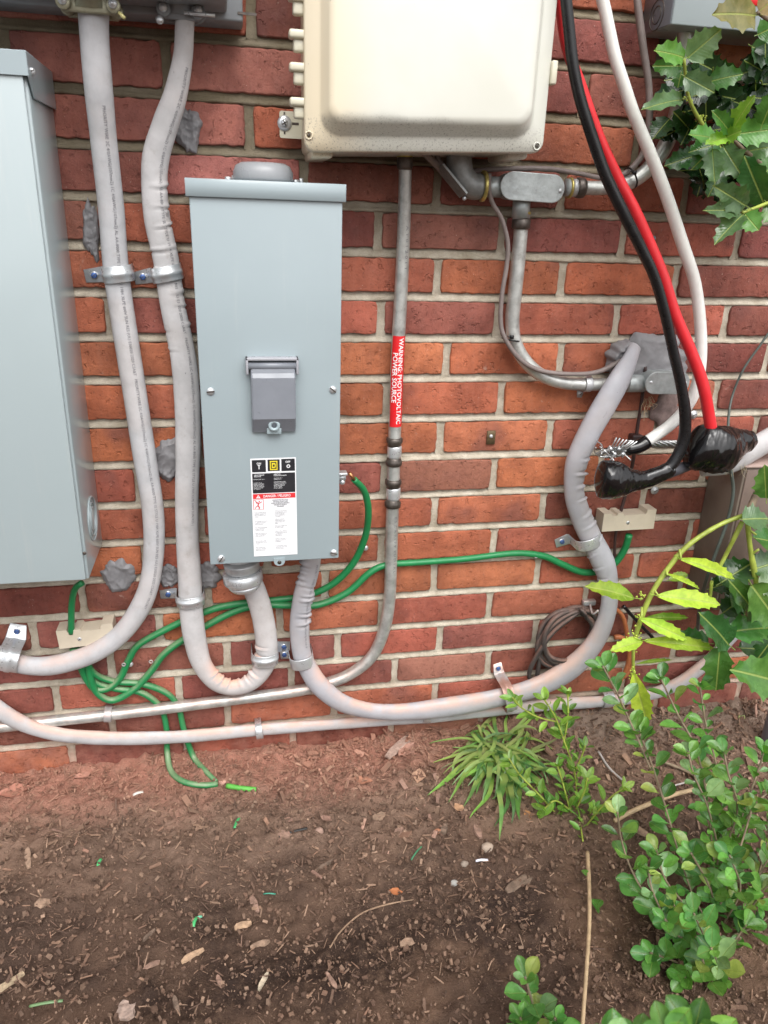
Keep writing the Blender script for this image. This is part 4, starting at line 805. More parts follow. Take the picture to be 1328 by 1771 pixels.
for px_, ww, hh, pr, mm, nn in ((985, 34, 5, [(0, .85), (.2, 1), (.8, 1), (1, .85)], mBrass, 'lock_ring'), (992, 29, 9, [(0, 1), (1, 1)], mZincD, 'barrel'), (1003, 33, 16, [(0, .88), (.15, 1), (.5, 1.03), (.85, 1), (1, .86)], mDark, 'gland_nut')): ring_at(px_, 325, .034, ww, hh, pr, mm, nn, '', t, (1, 0, .01))
# elbow under the cream box
c = W(800, 300, .05); t = thing('conduit_elbow', 'dark pulling elbow between the cream box and the capsule fitting', 'conduit fitting', (c[0], c[1], c[2] - .03))
A, B, Cc, D_ = W(793, 262, .05), W(797, 300, .05), W(812, 320, .05), W(846, 322, .045)
part('elbow_body', MB().tube(catmull([A, B, Cc, W(830, 323, .048)], .004), .0185, 22), mDark2, t)
part('elbow_plate', MB().prism([(-.026, -.017), (.026, -.017), (.026, .017), (-.026, .017)], frame(W(783, 312, .055), (.70, -.1, -.71), (0, -1, .15)), 0, .003), mDark2, t)
part('top_lock_ring', MB().lathe([(0, .0205), (.004, .0205)], W(796, 271, .05), (0, 0, 1), 20), mZincD, t)
part('side_lock_ring', MB().lathe([(0, .0215), (.004, .0215), (.005, .019)], W(833, 322, .048), (1, 0, 0), 20), mBrass, t)
q = MB(); q.ico(W(803, 343, .055), .0035, 1); part('screw', q, mZinc, t)
# LB fitting beside the putty
t, c, k, Mx_, w, h = capsule(1112, 1196, 643, 682, .046, 'capsule_fitting', 'small capsule shaped conduit fitting below the big putty lump', -.02)
q = MB(); pp = Mx_ @ Vector((-w * .38, .001, .0016)); screw_head(q, tuple(pp), .0030); part('screw', q, mZinc, t); q = MB(); screw_head(q, tuple(Mx_ @ Vector((w * .40, .001, .0016))), .0030); part('screw', q, mZinc, t)
part('left_hub', MB().lathe([(0, .0150), (.03, .0150), (.032, .0135)], W(1112, 663, .026), (-1, 0, 0), 24), mDieC, t)
# ------------------------------------------------------------------ straps
def strap(px, py, d, rpx, ax, label, ear=(-1, 0), earlen=34, width=22, mat=None, screw='blue', ribs=True, flat=.8, both=False, arc=None):
    """half ring over a cable at (px,py); ax = direction of the cable in the wall plane; ear on the side `ear`."""
    mat = mat or mZinc; c = W(px, py, 0); k = zc(W(px, py, d)) / F; R = rpx * k + .0008; Wd = width * .84 * k / 2; a = Vector((ax[0], 0, -ax[1])).normalized(); e = Vector((ear[0], 0, -ear[1])); e = (e - e.dot(a) * a).normalized(); n = Vector((0, -1, 0))
    cc = Vector(W(px, py, d)); base = -.0012; H = d + R * flat
    prof = []; EL = earlen * k
    side = R; y0_ = .0014
    prof.append((-(side + EL), y0_)); prof.append((-(side + .003), y0_)); prof.append((-side, y0_ + .003))
    for i in range(0, 15):
        t_ = math.pi * i / 14; prof.append((-side * math.cos(t_), max(.004, d) + R * flat * math.sin(t_)))
    prof.append((side, .001))
    t = thing('pipe_strap', label, 'strap', tuple(cc + Vector((0, d, 0))))
    cen = Vector((cc.x, 0, cc.z)); V = []; Fs = []; cols = [(-1, 0), (-.92, .0003), (-.3, .0003), (-.2, .0016), (.2, .0016), (.3, .0003), (.92, .0003), (1, 0)] if ribs else [(-1, 0), (-.9, .0003), (.9, .0003), (1, 0)]
    m_ = len(cols)
    for i, (u, y) in enumerate(prof):
        tu = Vector((prof[min(i + 1, len(prof) - 1)][0] - prof[max(i - 1, 0)][0], prof[min(i + 1, len(prof) - 1)][1] - prof[max(i - 1, 0)][1])); nn = Vector((-tu.y, tu.x)).normalized() if tu.length else Vector((0, 1))
        for cwid, lift in cols:
            l = lift if 2 <= i < len(prof) - 1 else min(lift, .0003); tp = 1.0
            if i == 0: tp = .8
            V.append(cen + e * -(u + nn.x * l) * -1 * -1 + n * (y + nn.y * l) + a * cwid * Wd * tp)
    for i in range(len(prof) - 1):
        for j in range(m_ - 1): Fs.append((i * m_ + j, i * m_ + j + 1, (i + 1) * m_ + j + 1, (i + 1) * m_ + j))
    mb = MB().add(V, Fs); o = part('band', mb, mat, t); sm = o.modifiers.new('thick', 'SOLIDIFY'); sm.thickness = .0014; sm.offset = 0
    sc_ = cen + e * (side + EL * .55) + n * (y0_ + .001)
    part('washer', MB().lathe([(0, .0058), (.0008, .0056)], sc_, (0, -1, 0), 18), mat, t)
    q = MB(); screw_head(q, tuple(sc_ + n * .001), .0046 if screw == 'blue' else .0042, dome=.3, hexa=(screw == 'blue')); part('screw', q, mBlue if screw == 'blue' else mZinc, t)
    g = slot_bar(tuple(sc_ + n * .0042), .0028, .7, 0); part('slot', g, mDark, t); return t
strap(203, 474, .030, 23, (.12, 1), 'zinc strap over the leftmost hanging cable, level with the top of the neighbouring strap', (-1, 0), 36, 32)
strap(288, 473, .026, 24, (.2, 1), 'zinc strap with a tilted ear on the bent grey cable beside the breaker enclosure', (-1, 0), 34, 30)
strap(329, 1036, .030, 22, (.05, 1), 'zinc strap below the middle of the wrinkled cable, next to a putty smear', (-1, 0), 30, 24)
strap(458, 1137, .034, 21, (.0, 1), 'zinc strap gripping the rising end of the U turn, under the breaker enclosure', (1, 0), 24, 26)
strap(522, 1142, .034, 19, (.15, 1), 'stamped zinc strap just right of the one on the U turn', (-1, 0), 16, 24, ribs=False)
strap(16, 1140, .032, 21, (-1, -.28), 'zinc strap on the end of the left sweeping cable, at the left edge', (.35, -1), 30, 40)
strap(1016, 935, .032, 21, (.35, 1), 'stamped zinc strap with a bent ear on the looping cable, below the taped splice', (-1, -.15), 26, 24, mZinc, ribs=False)
strap(877, 1204, .036, 27, (-1, .25), 'dusty zinc strap standing upright where the looping cable passes the grass clump', (0, -1), 22, 22, mZincD)
strap(1015, 664, .024, 12, (1, 0), 'dull strap with its ear hanging down on the horizontal bit of conduit', (0, 1), 16, 14, mZincD, 'zinc', ribs=False, flat=1)
strap(187, 1236, .017, 11, (1, .1), 'narrow dusty strap on the low conduit under the green wires', (0, 1), 3, 14, mZincD, 'zinc', ribs=False, flat=1)
strap(448, 1264, .020, 13, (1, -.1), 'shiny little strap on the lowest cable right of the green wires', (0, 1), 3, 13, mZinc, 'blue', ribs=False)
strap(737, 1237, .018, 12, (1, 0), 'mostly hidden strap with a blue screw under the looping cable', (0, 1), 8, 14, mZinc, 'blue', ribs=False)
strap(1050, 1210, .020, 13, (1, 0), 'small zinc strap on the lowest cable behind the shrub tips', (0, 1), 4, 22, mZinc, 'blue', ribs=False)
# ------------------------------------------------------------------ connector under the breaker enclosure
c = W(418, 985, .055); t = thing('cable_connector', 'bulky zinc compression connector where the U turn cable enters the breaker enclosure', 'connector', (c[0], c[1], c[2] - .03))
axc = (.10, 0, -1)
ring_at(418, 978, .055, 60, 16, [(0, 1), (.15, 1.02), (.9, 1.0), (1, .95)], mZincD, 'body', '', t, axc)
ring_at(420, 997, .055, 68, 22, [(0, .9), (.1, 1), (.85, 1), (1, .92)], mZinc, 'gland_nut', '', t, axc)
ring_at(423, 1013, .055, 58, 12, [(0, 1), (.5, .95), (1, .78)], mZinc, 'seal_ring', '', t, axc)
# ------------------------------------------------------------------ putty
def putty(px, py, wpx, hpx, label, seed, deep=.016, sub=5, d=.004, mat=None):
    c = W(px, py, d); k = zc(c) / F; rx, rz = wpx * k / 2, hpx * k / 2; bm = bmesh.new(); bmesh.ops.create_icosphere(bm, subdivisions=sub, radius=1); V = []
    r = random.Random(seed); lob = [(r.uniform(0, 6.28), r.uniform(.75, 1.2)) for _ in range(7)]
    for v in bm.verts:
        p = v.co; a = math.atan2(p.z, p.x); rr = math.hypot(p.x, p.z)
        o = 1 + .30 * fbm(math.cos(a) * .9 + seed * 3, math.sin(a) * .9, 0, 1.7, 3); q = Vector((p.x * o * 1.2 + seed * 5, p.z * o * 1.2 * hpx / wpx, 0)); q += .35 * mnoise.noise_vector(q * 1.3)
        fold = 1 - abs(mnoise.noise(q * 1.15)) * 2.2; fold2 = 1 - abs(mnoise.noise(q * 2.6 + Vector((9, 0, 0)))) * 2
        dd = .62 * deep * (.62 + .40 * mnoise.noise(q * .9) + .24 * max(0, fold) ** 2 + .06 * max(0, fold2) ** 3 + .03 * fbm(p.x, p.z, seed, 6, 3)); dd = max(.0015, dd)
        k2 = min(1, -p.y * 1.5) ** 1.25 if p.y < 0 else 0
        V.append((c[0] + p.x * rx * o, c[1] + .003 - (k2 * dd if p.y < 0 else 0), c[2] + p.z * rz * o))
    bm.verts.index_update(); mb = MB().add(V, [[v.index for v in f.verts] for f in bm.faces]); bm.free(); return single('duct_seal_putty', mb, mat or mPutty, label, 'putty')
putty(324, 222, 46, 74, 'grey putty smear beside the bent cable, topmost on the wall', 1, .014)
putty(157, 398, 26, 104, 'tall thin putty streak left of the leftmost hanging cable', 2, .010)
putty(292, 797, 56, 72, 'putty smear behind the wrinkled cable at the height of the danger label', 3, .014)
putty(204, 997, 56, 66, 'star shaped putty smear right of the left enclosure corner', 4, .013)
putty(292, 998, 34, 46, 'small putty smear just left of the wrinkled cable, above its lower strap', 5, .012)
putty(358, 996, 46, 50, 'putty smear between the wrinkled cable and the enclosure connector', 6, .013)
putty(1122, 622, 150, 96, 'largest putty lump, sealing the wall hole where the looping cable enters', 7, .034, 5, .006)
putty(1072, 622, 52, 66, 'folded flap of putty pressed round the end of the looping cable', 12, .046, 5, .010)
putty(1152, 705, 52, 66, 'crumbly brownish putty scrap under the small capsule fitting', 9, .010, 4, .003, M('old_putty', (.17, .12, .11), .8, 0, .3, 60, .002, 80))
# ------------------------------------------------------------------ loose conductors
def wire(pts, mat, name, label, cat='wire', n=16, step=.005, group=None, parent=None):
    P, R = pth(pts, step); mb = MB().tube(P, R, n)
    return (single(name, mb, mat, label, cat, group), P, R) if parent is None else (part(name, mb, mat, parent), P, R)
wire([(958, -60, .10, 19), (968, 0, .10, 19), (980, 80, .10, 19), (1004, 147, .10, 19), (1022, 200, .10, 19), (1041, 250, .10, 19), (1066, 303, .10, 19), (1098, 364, .105, 19), (1126, 428, .11, 20), (1148, 482, .115, 20), (1167, 543, .12, 20), (1196, 611, .125, 20), (1216, 667, .13, 20), (1230, 742, .13, 20)], mRed, 'red_cable', 'thick red cable hanging beside the black one and ending in a black taped ball', 'cable')
wire([(972, -60, .13, 19), (979, 0, .13, 20), (985, 60, .13, 20), (991, 113, .13, 20), (1003, 170, .13, 20), (1021, 228, .13, 20), (1046, 300, .13, 20), (1077, 366, .13, 20), (1109, 430, .13, 19), (1132, 480, .13, 18), (1150, 543, .13, 18), (1165, 611, .13, 18), (1178, 667, .13, 18), (1185, 720, .13, 20), (1181, 765, .13, 20), (1162, 803, .13, 20), (1135, 822, .13, 20)], mBlack, 'black_cable', 'thick black cable hanging in front of the red one and hooking into the taped club', 'cable')
tw, P_, R_w = wire([(1024, -60, .09, 21), (1042, 0, .09, 21), (1053, 50, .09, 21), (1064, 100, .09, 21), (1080, 150, .09, 21), (1097, 200, .09, 21), (1127, 272, .09, 21), (1153, 340, .09, 21), (1183, 430, .09, 21), (1202, 490, .09, 20), (1211, 560, .09, 20), (1212, 620, .09, 20), (1205, 665, .09, 20), (1190, 700, .09, 20), (1160, 734, .09, 20), (1118, 764, .09, 20)], mWhite, 'white_cable', 'thick white cable curving right and back left to a frayed bare end', 'cable')
wire([(1120, 763, .09, 24), (1105, 772, .09, 24), (1082, 778, .09, 22)], mTape, 'tape_wrap', '', parent=tw)
fr = MB(); c = W(1058, 782, .09)
for i in range(26):
    a = W(1082 + random.uniform(-3, 4), 777 + random.uniform(-7, 7), .09 + random.uniform(-.006, .006)); m1 = W(random.uniform(1052, 1072), 782 + random.uniform(-8, 10), .09 + random.uniform(-.012, .012)); e = W(random.uniform(1034, 1060), 780 + random.uniform(-12, 14), .09 + random.uniform(-.015, .015))
    fr.tube(catmull([a, m1, e], .006), .0013, 6)
for i in range(7):
    a = W(1052 + i * 3, 786, .10); e = W(1066 + i * 6, 764 - random.uniform(0, 10), .115); fr.tube([a, e], .0013, 6)
for i in range(16):
    a = W(random.uniform(1040, 1074), 783 + random.uniform(-9, 9), .09 + random.uniform(-.008, .012)); e = a + rng.normal(0, .011, 3); m1 = (a + e) / 2 + rng.normal(0, .005, 3); fr.tube(catmull([a, m1, e], .004), .0012, 6)
o = part('frayed_strands', fr, mAl, tw); o['kind'] = 'stuff'
# tight clamp screws in the frayed bundle
for i in range(4): part('strand_clamp', MB().ico(W(1056 + i * 7, 776 + (i % 2) * 9, .106), .0036, 1), mZinc, tw)
# messenger strand
ms = MB(); A_, B_ = W(1085, 768, .05), W(1215, 768, .06)
for s in range(6):
    pts = []
    for i in range(36):
        f = i / 35; p = A_ * (1 - f) + B_ * f; th = f * 13 + s * 1.047; pts.append((p[0], p[1] + .0042 * math.cos(th), p[2] + .0052 * math.sin(th)))
    ms.tube(pts, .0023, 7)
single('bare_strand', ms, mAl, 'bare twisted aluminium strand behind the black cable, running into the taped ball', 'wire')
wire([(1095, 836, .13, 20), (1150, 820, .12, 20), (1200, 800, .11, 19), (1245, 775, .11, 18)], M('dusty_black_insulation', (.055, .055, .065), .4, 0, .2, 60, .0004, 100, dirt=.3), 'black_cable', 'short dull black cable linking the taped club to the taped ball', 'cable')
P, R = pth([(1215, 812, .10, 26), (1262, 800, .09, 40), (1300, 778, .08, 42), (1345, 752, .07, 42), (1420, 715, .06, 42)], .004)
single('service_cable', MB().tube(P, R, 22, flat=.7, front=(0, -1, 0)), mSE, 'frayed grey cable entering from the right edge behind the taped ball', 'cable')
fz = MB()
for i in range(40):
    p = W(random.uniform(1225, 1290), random.uniform(795, 812), .10); q = p + rng.normal(0, .008, 3) + np.array([0, 0, -.006]); fz.tube(catmull([p, (p + q) / 2 + rng.normal(0, .002, 3), q], .004), .00025, 4)
o = single('cable_filler_fibres', fz, M('straw_fibre', (.5, .42, .28), .7), 'pale filler fibres sticking out below the black taped ball', 'fibres'); o['kind'] = 'stuff'
# taped splices
def taped(path, label, seed, shape):
    A = catmull(np.array([list(W(x, y, d)) + [r / 2 * zc(W(x, y, d)) / F] for x, y, d, r in path]), .0018); P, R = A[:, :3], A[:, 3]; n = 44
    mb = MB().tube(P, R, n, flat=.8, front=(0, -1, 0)); V = []
    cen = P.repeat(n, 0)
    for i, v in enumerate(mb.v[:len(P) * n]):
        c = cen[i]; dv_ = np.array(v) - c; l = i // n; a = i % n
        f = 1 + .10 * fbm(v[0], v[1], v[2] + seed, 28, 4) - .06 * abs(fbm(v[0] * 2 + seed, v[1], v[2] * 2, 45, 3)) - .022 * (((l + 4 * math.sin(a / n * 6.28 + seed) + 3 * fbm(l * .05, a * .1, seed, 1, 2)) % 9) / 9)
        V.append(tuple(c + dv_ * f))
    mb.v[:len(V)] = V; return single('taped_splice', mb, mTape, label, 'taped splice')
taped([(1196, 768, .125, 24), (1201, 770, .125, 70), (1214, 774, .125, 84), (1238, 777, .125, 88), (1258, 773, .12, 76), (1278, 766, .115, 50), (1292, 762, .11, 42), (1304, 757, .11, 26)], 'glossy black taped ball at the end of the red cable', 3, 0)
taped([(1034, 830, .13, 30), (1039, 830, .13, 62), (1052, 830, .13, 72), (1070, 831, .13, 68), (1090, 832, .13, 46), (1110, 831, .13, 34), (1132, 824, .13, 30), (1158, 812, .13, 27), (1160, 810, .13, 22)], 'black taped club at the end of the black cable, below the frayed strands', 5, 0)
wire([(1116, 634, .022, 6), (1110, 690, .014, 6), (1102, 742, .012, 6), (1096, 790, .012, 6), (1086, 840, .012, 6), (1072, 890, .012, 6), (1064, 930, .012, 5), (1062, 985, .012, 5)], M('dark_brown_wire', (.045, .022, .020), .5), 'brown_wire', 'thin dark brown wire dropping behind the splices to the right bonding block')
k = thing('wire_clip', 'little dark clip on the brown wire beside the white cable end', 'clip', W(1100, 762, .012)); P = W(1100, 757, .012)
part('clip_body', MB().box(P[0] - .010, P[0] + .010, -.020, -.001, P[2] - .007, P[2] + .006, .0015, 2), M('brown_plastic', (.035, .02, .02), .4), k); part('clip_nail', MB().lathe([(0, .002), (.001, .0018)], (P[0] + .006, -.020, P[2]), (0, -1, 0), 10), mZinc, k)
# thin telecom cables and cable ties
wire([(752, 262, .05, 9), (765, 285, .04, 9), (800, 296, .02, 8), (850, 293, .03, 8), (900, 291, .035, 8), (950, 292, .035, 8), (1000, 300, .03, 8), (1045, 308, .03, 8), (1075, 303, .035, 9), (1098, 285, .035, 10), (1113, 262, .035, 11), (1122, 220, .035, 12), (1122, 150, .035, 12), (1112, 80, .035, 13), (1102, 0, .035, 13), (1097, -60, .035, 13)], mTel, 'thin_cable', 'thin brown grey cable above the capsule fitting, turning up beside the white cable')
wire([(846, 300, .05, 8), (846, 330, .05, 8), (852, 352, .045, 8), (868, 380, .04, 8), (878, 420, .038, 8), (876, 460, .036, 8), (868, 510, .036, 8), (866, 560, .036, 8), (876, 590, .038, 8), (900, 622, .038, 8), (935, 641, .038, 8), (985, 647, .038, 8), (1030, 644, .034, 8), (1062, 630, .028, 9), (1082, 615, .022, 9)], mTel, 'thin_cable', 'thin brown grey cable tied along the lower conduit and running into the putty lump')
wire([(730, 262, .06, 10), (750, 280, .05, 12), (775, 305, .03, 12)], mTel, 'thin_cable', 'short stub of cable hanging behind the dark pulling elbow')
for (px, py, d, w_, tilt, lab_) in ((1091, 307, .036, 36, .3, 'black cable tie on the upper curved conduit'), (883, 587, .026, 30, -.2, 'black cable tie on the lower conduit where it starts to bend')):
    c = W(px, py, d); k = zc(c) / F * w_ / 2; ax = Vector((math.cos(-.55), 0, math.sin(.55)) if px > 1000 else (.15, 0, 1)).normalized(); q = ax.to_track_quat('Z', 'Y').to_matrix()
    mb = MB().tube([Vector(c) + q @ Vector((k * math.cos(a), k * math.sin(a), 0)) for a in np.linspace(0, 2 * math.pi, 28, endpoint=False)], .0014, 6, closed=True, flat=1); t = single('cable_tie', mb, mBlack, lab_, 'cable tie')
    hh = Vector(c) + Vector((-.004, -k, .006)); part('tie_head', MB().box(hh.x - .003, hh.x + .003, hh.y - .003, hh.y + .002, hh.z - .003, hh.z + .003, .0006, 1).tube([hh, hh + Vector((-.008, -.004, .001))], .001, 5), mBlack, t)
# green bonding wires
G_ = lambda pts, lab_: wire(pts, mGreen, 'green_wire', lab_, 'wire', group='green bonding wires')
G_([(142, 1008, .05, 11), (130, 1018, .045, 11), (124, 1045, .036, 11), (123, 1095, .030, 11)], 'green wire dropping from the left enclosure into the left bonding block')
G_([(612, 829, .085, 11), (630, 850, .07, 12), (637, 885, .055, 12), (631, 930, .035, 12), (610, 975, .022, 12), (575, 1010, .014, 12), (530, 1030, .010, 11), (470, 1038, .010, 11), (400, 1046, .010, 12), (350, 1060, .010, 12), (290, 1087, .010, 12), (240, 1115, .010, 12), (222, 1142, .011, 12), (208, 1172, .012, 12), (188, 1190, .013, 12), (165, 1192, .014, 12), (150, 1175, .016, 12), (138, 1150, .022, 12), (126, 1122, .026, 12)], 'green wire from the lug on the breaker enclosure sweeping down left to the block')
G_([(1088, 925, .026, 12), (1080, 950, .020, 12), (1062, 975, .014, 12), (1035, 988, .012, 12), (1005, 989, .010, 12), (970, 975, .010, 12), (940, 962, .010, 12), (890, 957, .010, 11), (800, 967, .010, 11), (720, 973, .010, 11), (670, 977, .010, 11), (640, 990, .010, 12), (600, 1025, .010, 12), (550, 1046, .010, 12), (500, 1047, .014, 12), (450, 1047, .016, 12), (400, 1060, .010, 12), (330, 1098, .010, 12), (285, 1130, .010, 12), (262, 1160, .011, 12), (232, 1192, .013, 12), (195, 1211, .014, 12), (168, 1198, .016, 12), (156, 1170, .020, 12), (150, 1122, .026, 12)], 'longest green wire, crossing the wall under the dusty conduit to the right bonding block')
def gnd(pts, lift=.006):
    return [(px, py, -G(px, py, lift)[1], w) for px, py, w in pts]
G_([(132, 1122, .026, 11), (146, 1155, .018, 11), (165, 1180, .012, 11), (200, 1191, .010, 11), (238, 1196, .010, 11), (262, 1208, .010, 11), (280, 1228, .010, 10), (288, 1262, .012, 10), (289, 1300, .016, 10)] + gnd([(296, 1334, 10), (318, 1352, 10), (350, 1358, 10), (376, 1356, 10)]), 'dusty green wire reaching the soil and curling right, left one of the pair')
G_([(142, 1122, .026, 11), (160, 1162, .018, 11), (195, 1178, .010, 11), (240, 1182, .010, 11), (275, 1192, .010, 11), (297, 1206, .010, 10), (310, 1228, .010, 10), (318, 1262, .014, 10)] + gnd([(334, 1308, 10), (356, 1334, 9), (374, 1352, 8)]), 'dusty green wire falling straight to the soil, right one of the pair')
wire(gnd([(392, 1359, 9), (415, 1363, 9), (443, 1366, 9)], .004), M('bright_green_insulation', (.10, .38, .06), .4), 'green_wire', 'short bright green wire end lying on the soil')
def bond(px0, px1, py0, py1, d, label, notch, rot):
    A, B = W(px0, (py0 + py1) / 2, d), W(px1, (py0 + py1) / 2, d); h = W(px0, py0, d)[2] - W(px0, py1, d)[2]; w = B[0] - A[0]; c = (A + B) / 2
    t = thing('bonding_block', label, 'terminal block', (c[0], c[1], c[2] - h / 2)); Mt = Matrix.Translation(Vector((c[0], 0, c[2]))) @ Matrix.Rotation(rot, 4, 'Y')
    out = [(-w / 2, -h / 2), (w / 2, -h / 2), (w / 2, h / 2 + .005), (w / 2 - .018, h / 2 + .005), (w / 2 - .020, h / 2 - .003), (-w / 2 + .040, h / 2 - .003), (-w / 2 + .038, h / 2 + .001), (-w / 2 + .028, h / 2 + .001), (-w / 2 + .026, h / 2 - .003), (-w / 2 + .018, h / 2 - .003), (-w / 2 + .016, h / 2 + .002), (-w / 2, h / 2 + .002)]
    part('cover', MB().prism(out, Mt @ Matrix.Rotation(math.pi / 2, 4, 'X'), .002, d, bev=.0007), mIvory, t)
    p = Mt @ Vector((-w * .02 if px0 > 500 else -w * .12, -d - .0005, -h * .05)); q = MB(); screw_head(q, tuple(p), .0034, dome=.25); part('screw', q, mZinc, t); part('slot', slot_bar(tuple(p), .0026, .8, .001), mDark, t); return t
bond(99, 198, 1088, 1117, .034, 'ivory bonding block on the left with green wires coming out below', 0, -.06)
bond(1043, 1132, 888, 917, .032, 'ivory bonding block on the right under the taped club', 0, -.01)
# little wall fixings
def fixing(px, py, label, d=.004, r=.0052, two=False, mat=None):
    c = W(px, py, d + .003); t = thing('wire_clip', label, 'clip', tuple(c - [0, 0, .006]))
    q = MB(); screw_head(q, tuple(c), r); part('screw', q, mat or mZinc, t); p2 = W(px - 11, py, d + .010); part('loop', MB().tube([(p2[0] + .0028 * math.cos(a), p2[1] - .0006, p2[2] + .0028 * math.sin(a)) for a in np.linspace(0, 2 * math.pi, 18, endpoint=False)], .0012, 6, closed=True), mZincD, t); return t
fixing(225, 1149, 'tiny zinc clip on the green wire nearest the left bonding block', .008); fixing(272, 1144, 'tiny zinc clip on the second green wire from the left bonding block', .008)
fixing(632, 948, 'tiny zinc clip on the green wire right of the breaker enclosure corner'); fixing(938, 962, 'tiny zinc clip on the long green wire, in a limy mortar joint')
for px, py, lab_ in ((1199, 717, 'zinc wall anchor screw in the joint right of the white cable'), (1132, 848, 'zinc wall anchor screw below the taped club'), (1200, 995, 'zinc screw with a washer at the panel foot, behind lime leaves')):
    c = W(px, py, .003); t = thing('wall_screw', lab_, 'screw', tuple(c)); part('washer', MB().lathe([(0, .0080), (.0014, .0075)], c, (0, -1, 0), 16), mZincD, t); q = MB(); screw_head(q, (c[0], c[1] - .0015, c[2]), .0052, hexa=False); part('head', q, mZinc, t); part('slot', slot_bar((c[0], c[1] - .0015, c[2]), .004, .5, .0024), mDark, t)
c = W(849, 757, .001); t = thing('brass_plate', 'small dark brass plate with a screw on an orange brick', 'plate', tuple(c - [0, 0, .012])); part('plate', MB().box(c[0] - .0075, c[0] + .0075, -.0022, .0012, c[2] - .012, c[2] + .0125, .0004, 1), mBrassO, t); q = MB(); screw_head(q, (c[0] - .0005, -.003, c[2] + .003), .0034); part('screw', q, mZincD, t)
c = W(1130, 412, .001); t = thing('wall_anchor', 'tiny screw hole anchor in the brick left of the white cable', 'anchor', tuple(c)); part('anchor_ring', MB().lathe([(0, .0042), (.001, .0040), (.0011, .0024)], c, (0, -1, 0), 14), mLatch, t); part('hole', MB().lathe([(0, .0023), (.0014, .0001)], c, (0, -1, 0), 10), mDark, t)
# lug on the right side of the breaker enclosure
c = W(604, 822, .09); t = thing('ground_lug', 'zinc grounding lug sticking out of the right side of the breaker enclosure', 'lug', (c[0], c[1], c[2] - .01))
part('bracket', MB().box(xb_ - .001, xb_ + .016, -.098, -.080, c[2] + .002, c[2] + .006, .001, 2).box(xb_ - .0005, xb_ + .002, -.098, -.080, c[2] - .008, c[2] + .006, .0008, 1), mZinc, t)
part('barrel', MB().lathe([(0, .0052), (.012, .0052)], (xb_ + .002, -.089, c[2] - .003), (1, 0, 0), 14), mZinc, t); q = MB(); q.ico((xb_ + .009, -.089, c[2] - .011), .0048, 2); part('clamp_screw', q, mZinc, t)
part('copper_tip', MB().tube([W(604, 818, .088), W(613, 830, .086)], .0030, 8), M('copper', (.45, .2, .09), .3, .8), t)
# coiled drop cable
def coil():
    cx, cy = 982, 1102; pts = []
    for i in range(220):
        a = i / 220 * 2 * math.pi * 6.4 + 1.2; q = i / 220
        rx = 42 + 6 * math.sin(a * .53 + 1) - 6 * q; ry = 60 + 5 * math.cos(a * .41) - 10 * q; ca, sa = math.cos(.75), -math.sin(.75)
        x, y = ry * math.cos(a), rx * math.sin(a); pts.append((cx + x * ca - y * sa + 5 * math.sin(q * 9), cy + (x * sa * 1.0 + y * ca) * 1.0, .012 + .020 * q + .004 * math.sin(a * 1.3), 9))
    return pts
t, _, _ = wire(coil(), mTelP, 'coiled_cable', 'dusty coil of thin dark cable hanging behind the looping grey cable', 'cable', n=10, step=.004)
wire([(1010, 1052, .03, 8), (960, 1090, .034, 8), (932, 1128, .030, 8), (916, 1160, .022, 8), (918, 1176, .020, 8), (928, 1170, .020, 8), (934, 1135, .024, 7), (946, 1098, .026, 7)], mTelP, 'cable_tail', '', parent=t, n=10)
wire([(1003, 1052, .036, 7), (1012, 1062, .044, 6), (1014, 1070, .030, 6)], mTelP, 'tie_wrap', '', parent=t, n=8)
c = W(1020, 1045, .012); t = thing('cable_hook', 'limy metal hook holding the cable coil', 'hook', tuple(c)); part('plate', MB().box(c[0] - .012, c[0] + .014, -.010, 0, c[2] - .005, c[2] + .006, .0015, 2), mZincD, t); part('hook_arm', MB().tube(catmull([c + [-.004, -.008, .004], c + [-.008, -.03, -.004], c + [0, -.035, .006]], .003), .002, 8), mZincD, t)
wire([(1060, 1050, .012, 8), (1076, 1065, .014, 8), (1084, 1095, .016, 8), (1088, 1135, .018, 8), (1080, 1165, .02, 8), (1062, 1190, .02, 8)], mOrange, 'orange_cable', 'thin orange cable bowing behind the looping cable near the lime leaves')
wire([(1062, 1102, .012, 9), (1075, 1103, .014, 9), (1092, 1118, .016, 9), (1092, 1150, .018, 9), (1078, 1172, .02, 9)], mOrange, 'orange_cable', 'second orange cable, the shorter one beside the coil')
wire([(1078, 1048, .010, 6), (1105, 1078, .010, 6), (1130, 1104, .010, 6)], mBlack, 'thin_cable', 'thin black wire slanting behind the lime holly leaves')
wire([(1340, 560, .012, 4), (1316, 595, .012, 4), (1285, 640, .012, 4), (1265, 690, .014, 4), (1259, 740, .05, 5), (1262, 800, .10, 6), (1268, 850, .11, 6), (1258, 900, .115, 6), (1240, 950, .12, 6), (1222, 1000, .12, 6), (1212, 1040, .08, 7), (1206, 1090, .03, 6)], M('grey_green_cord', (.07, .085, .075), .5), 'thin_cable', 'thin grey green cord hanging over the brown panel at the right')
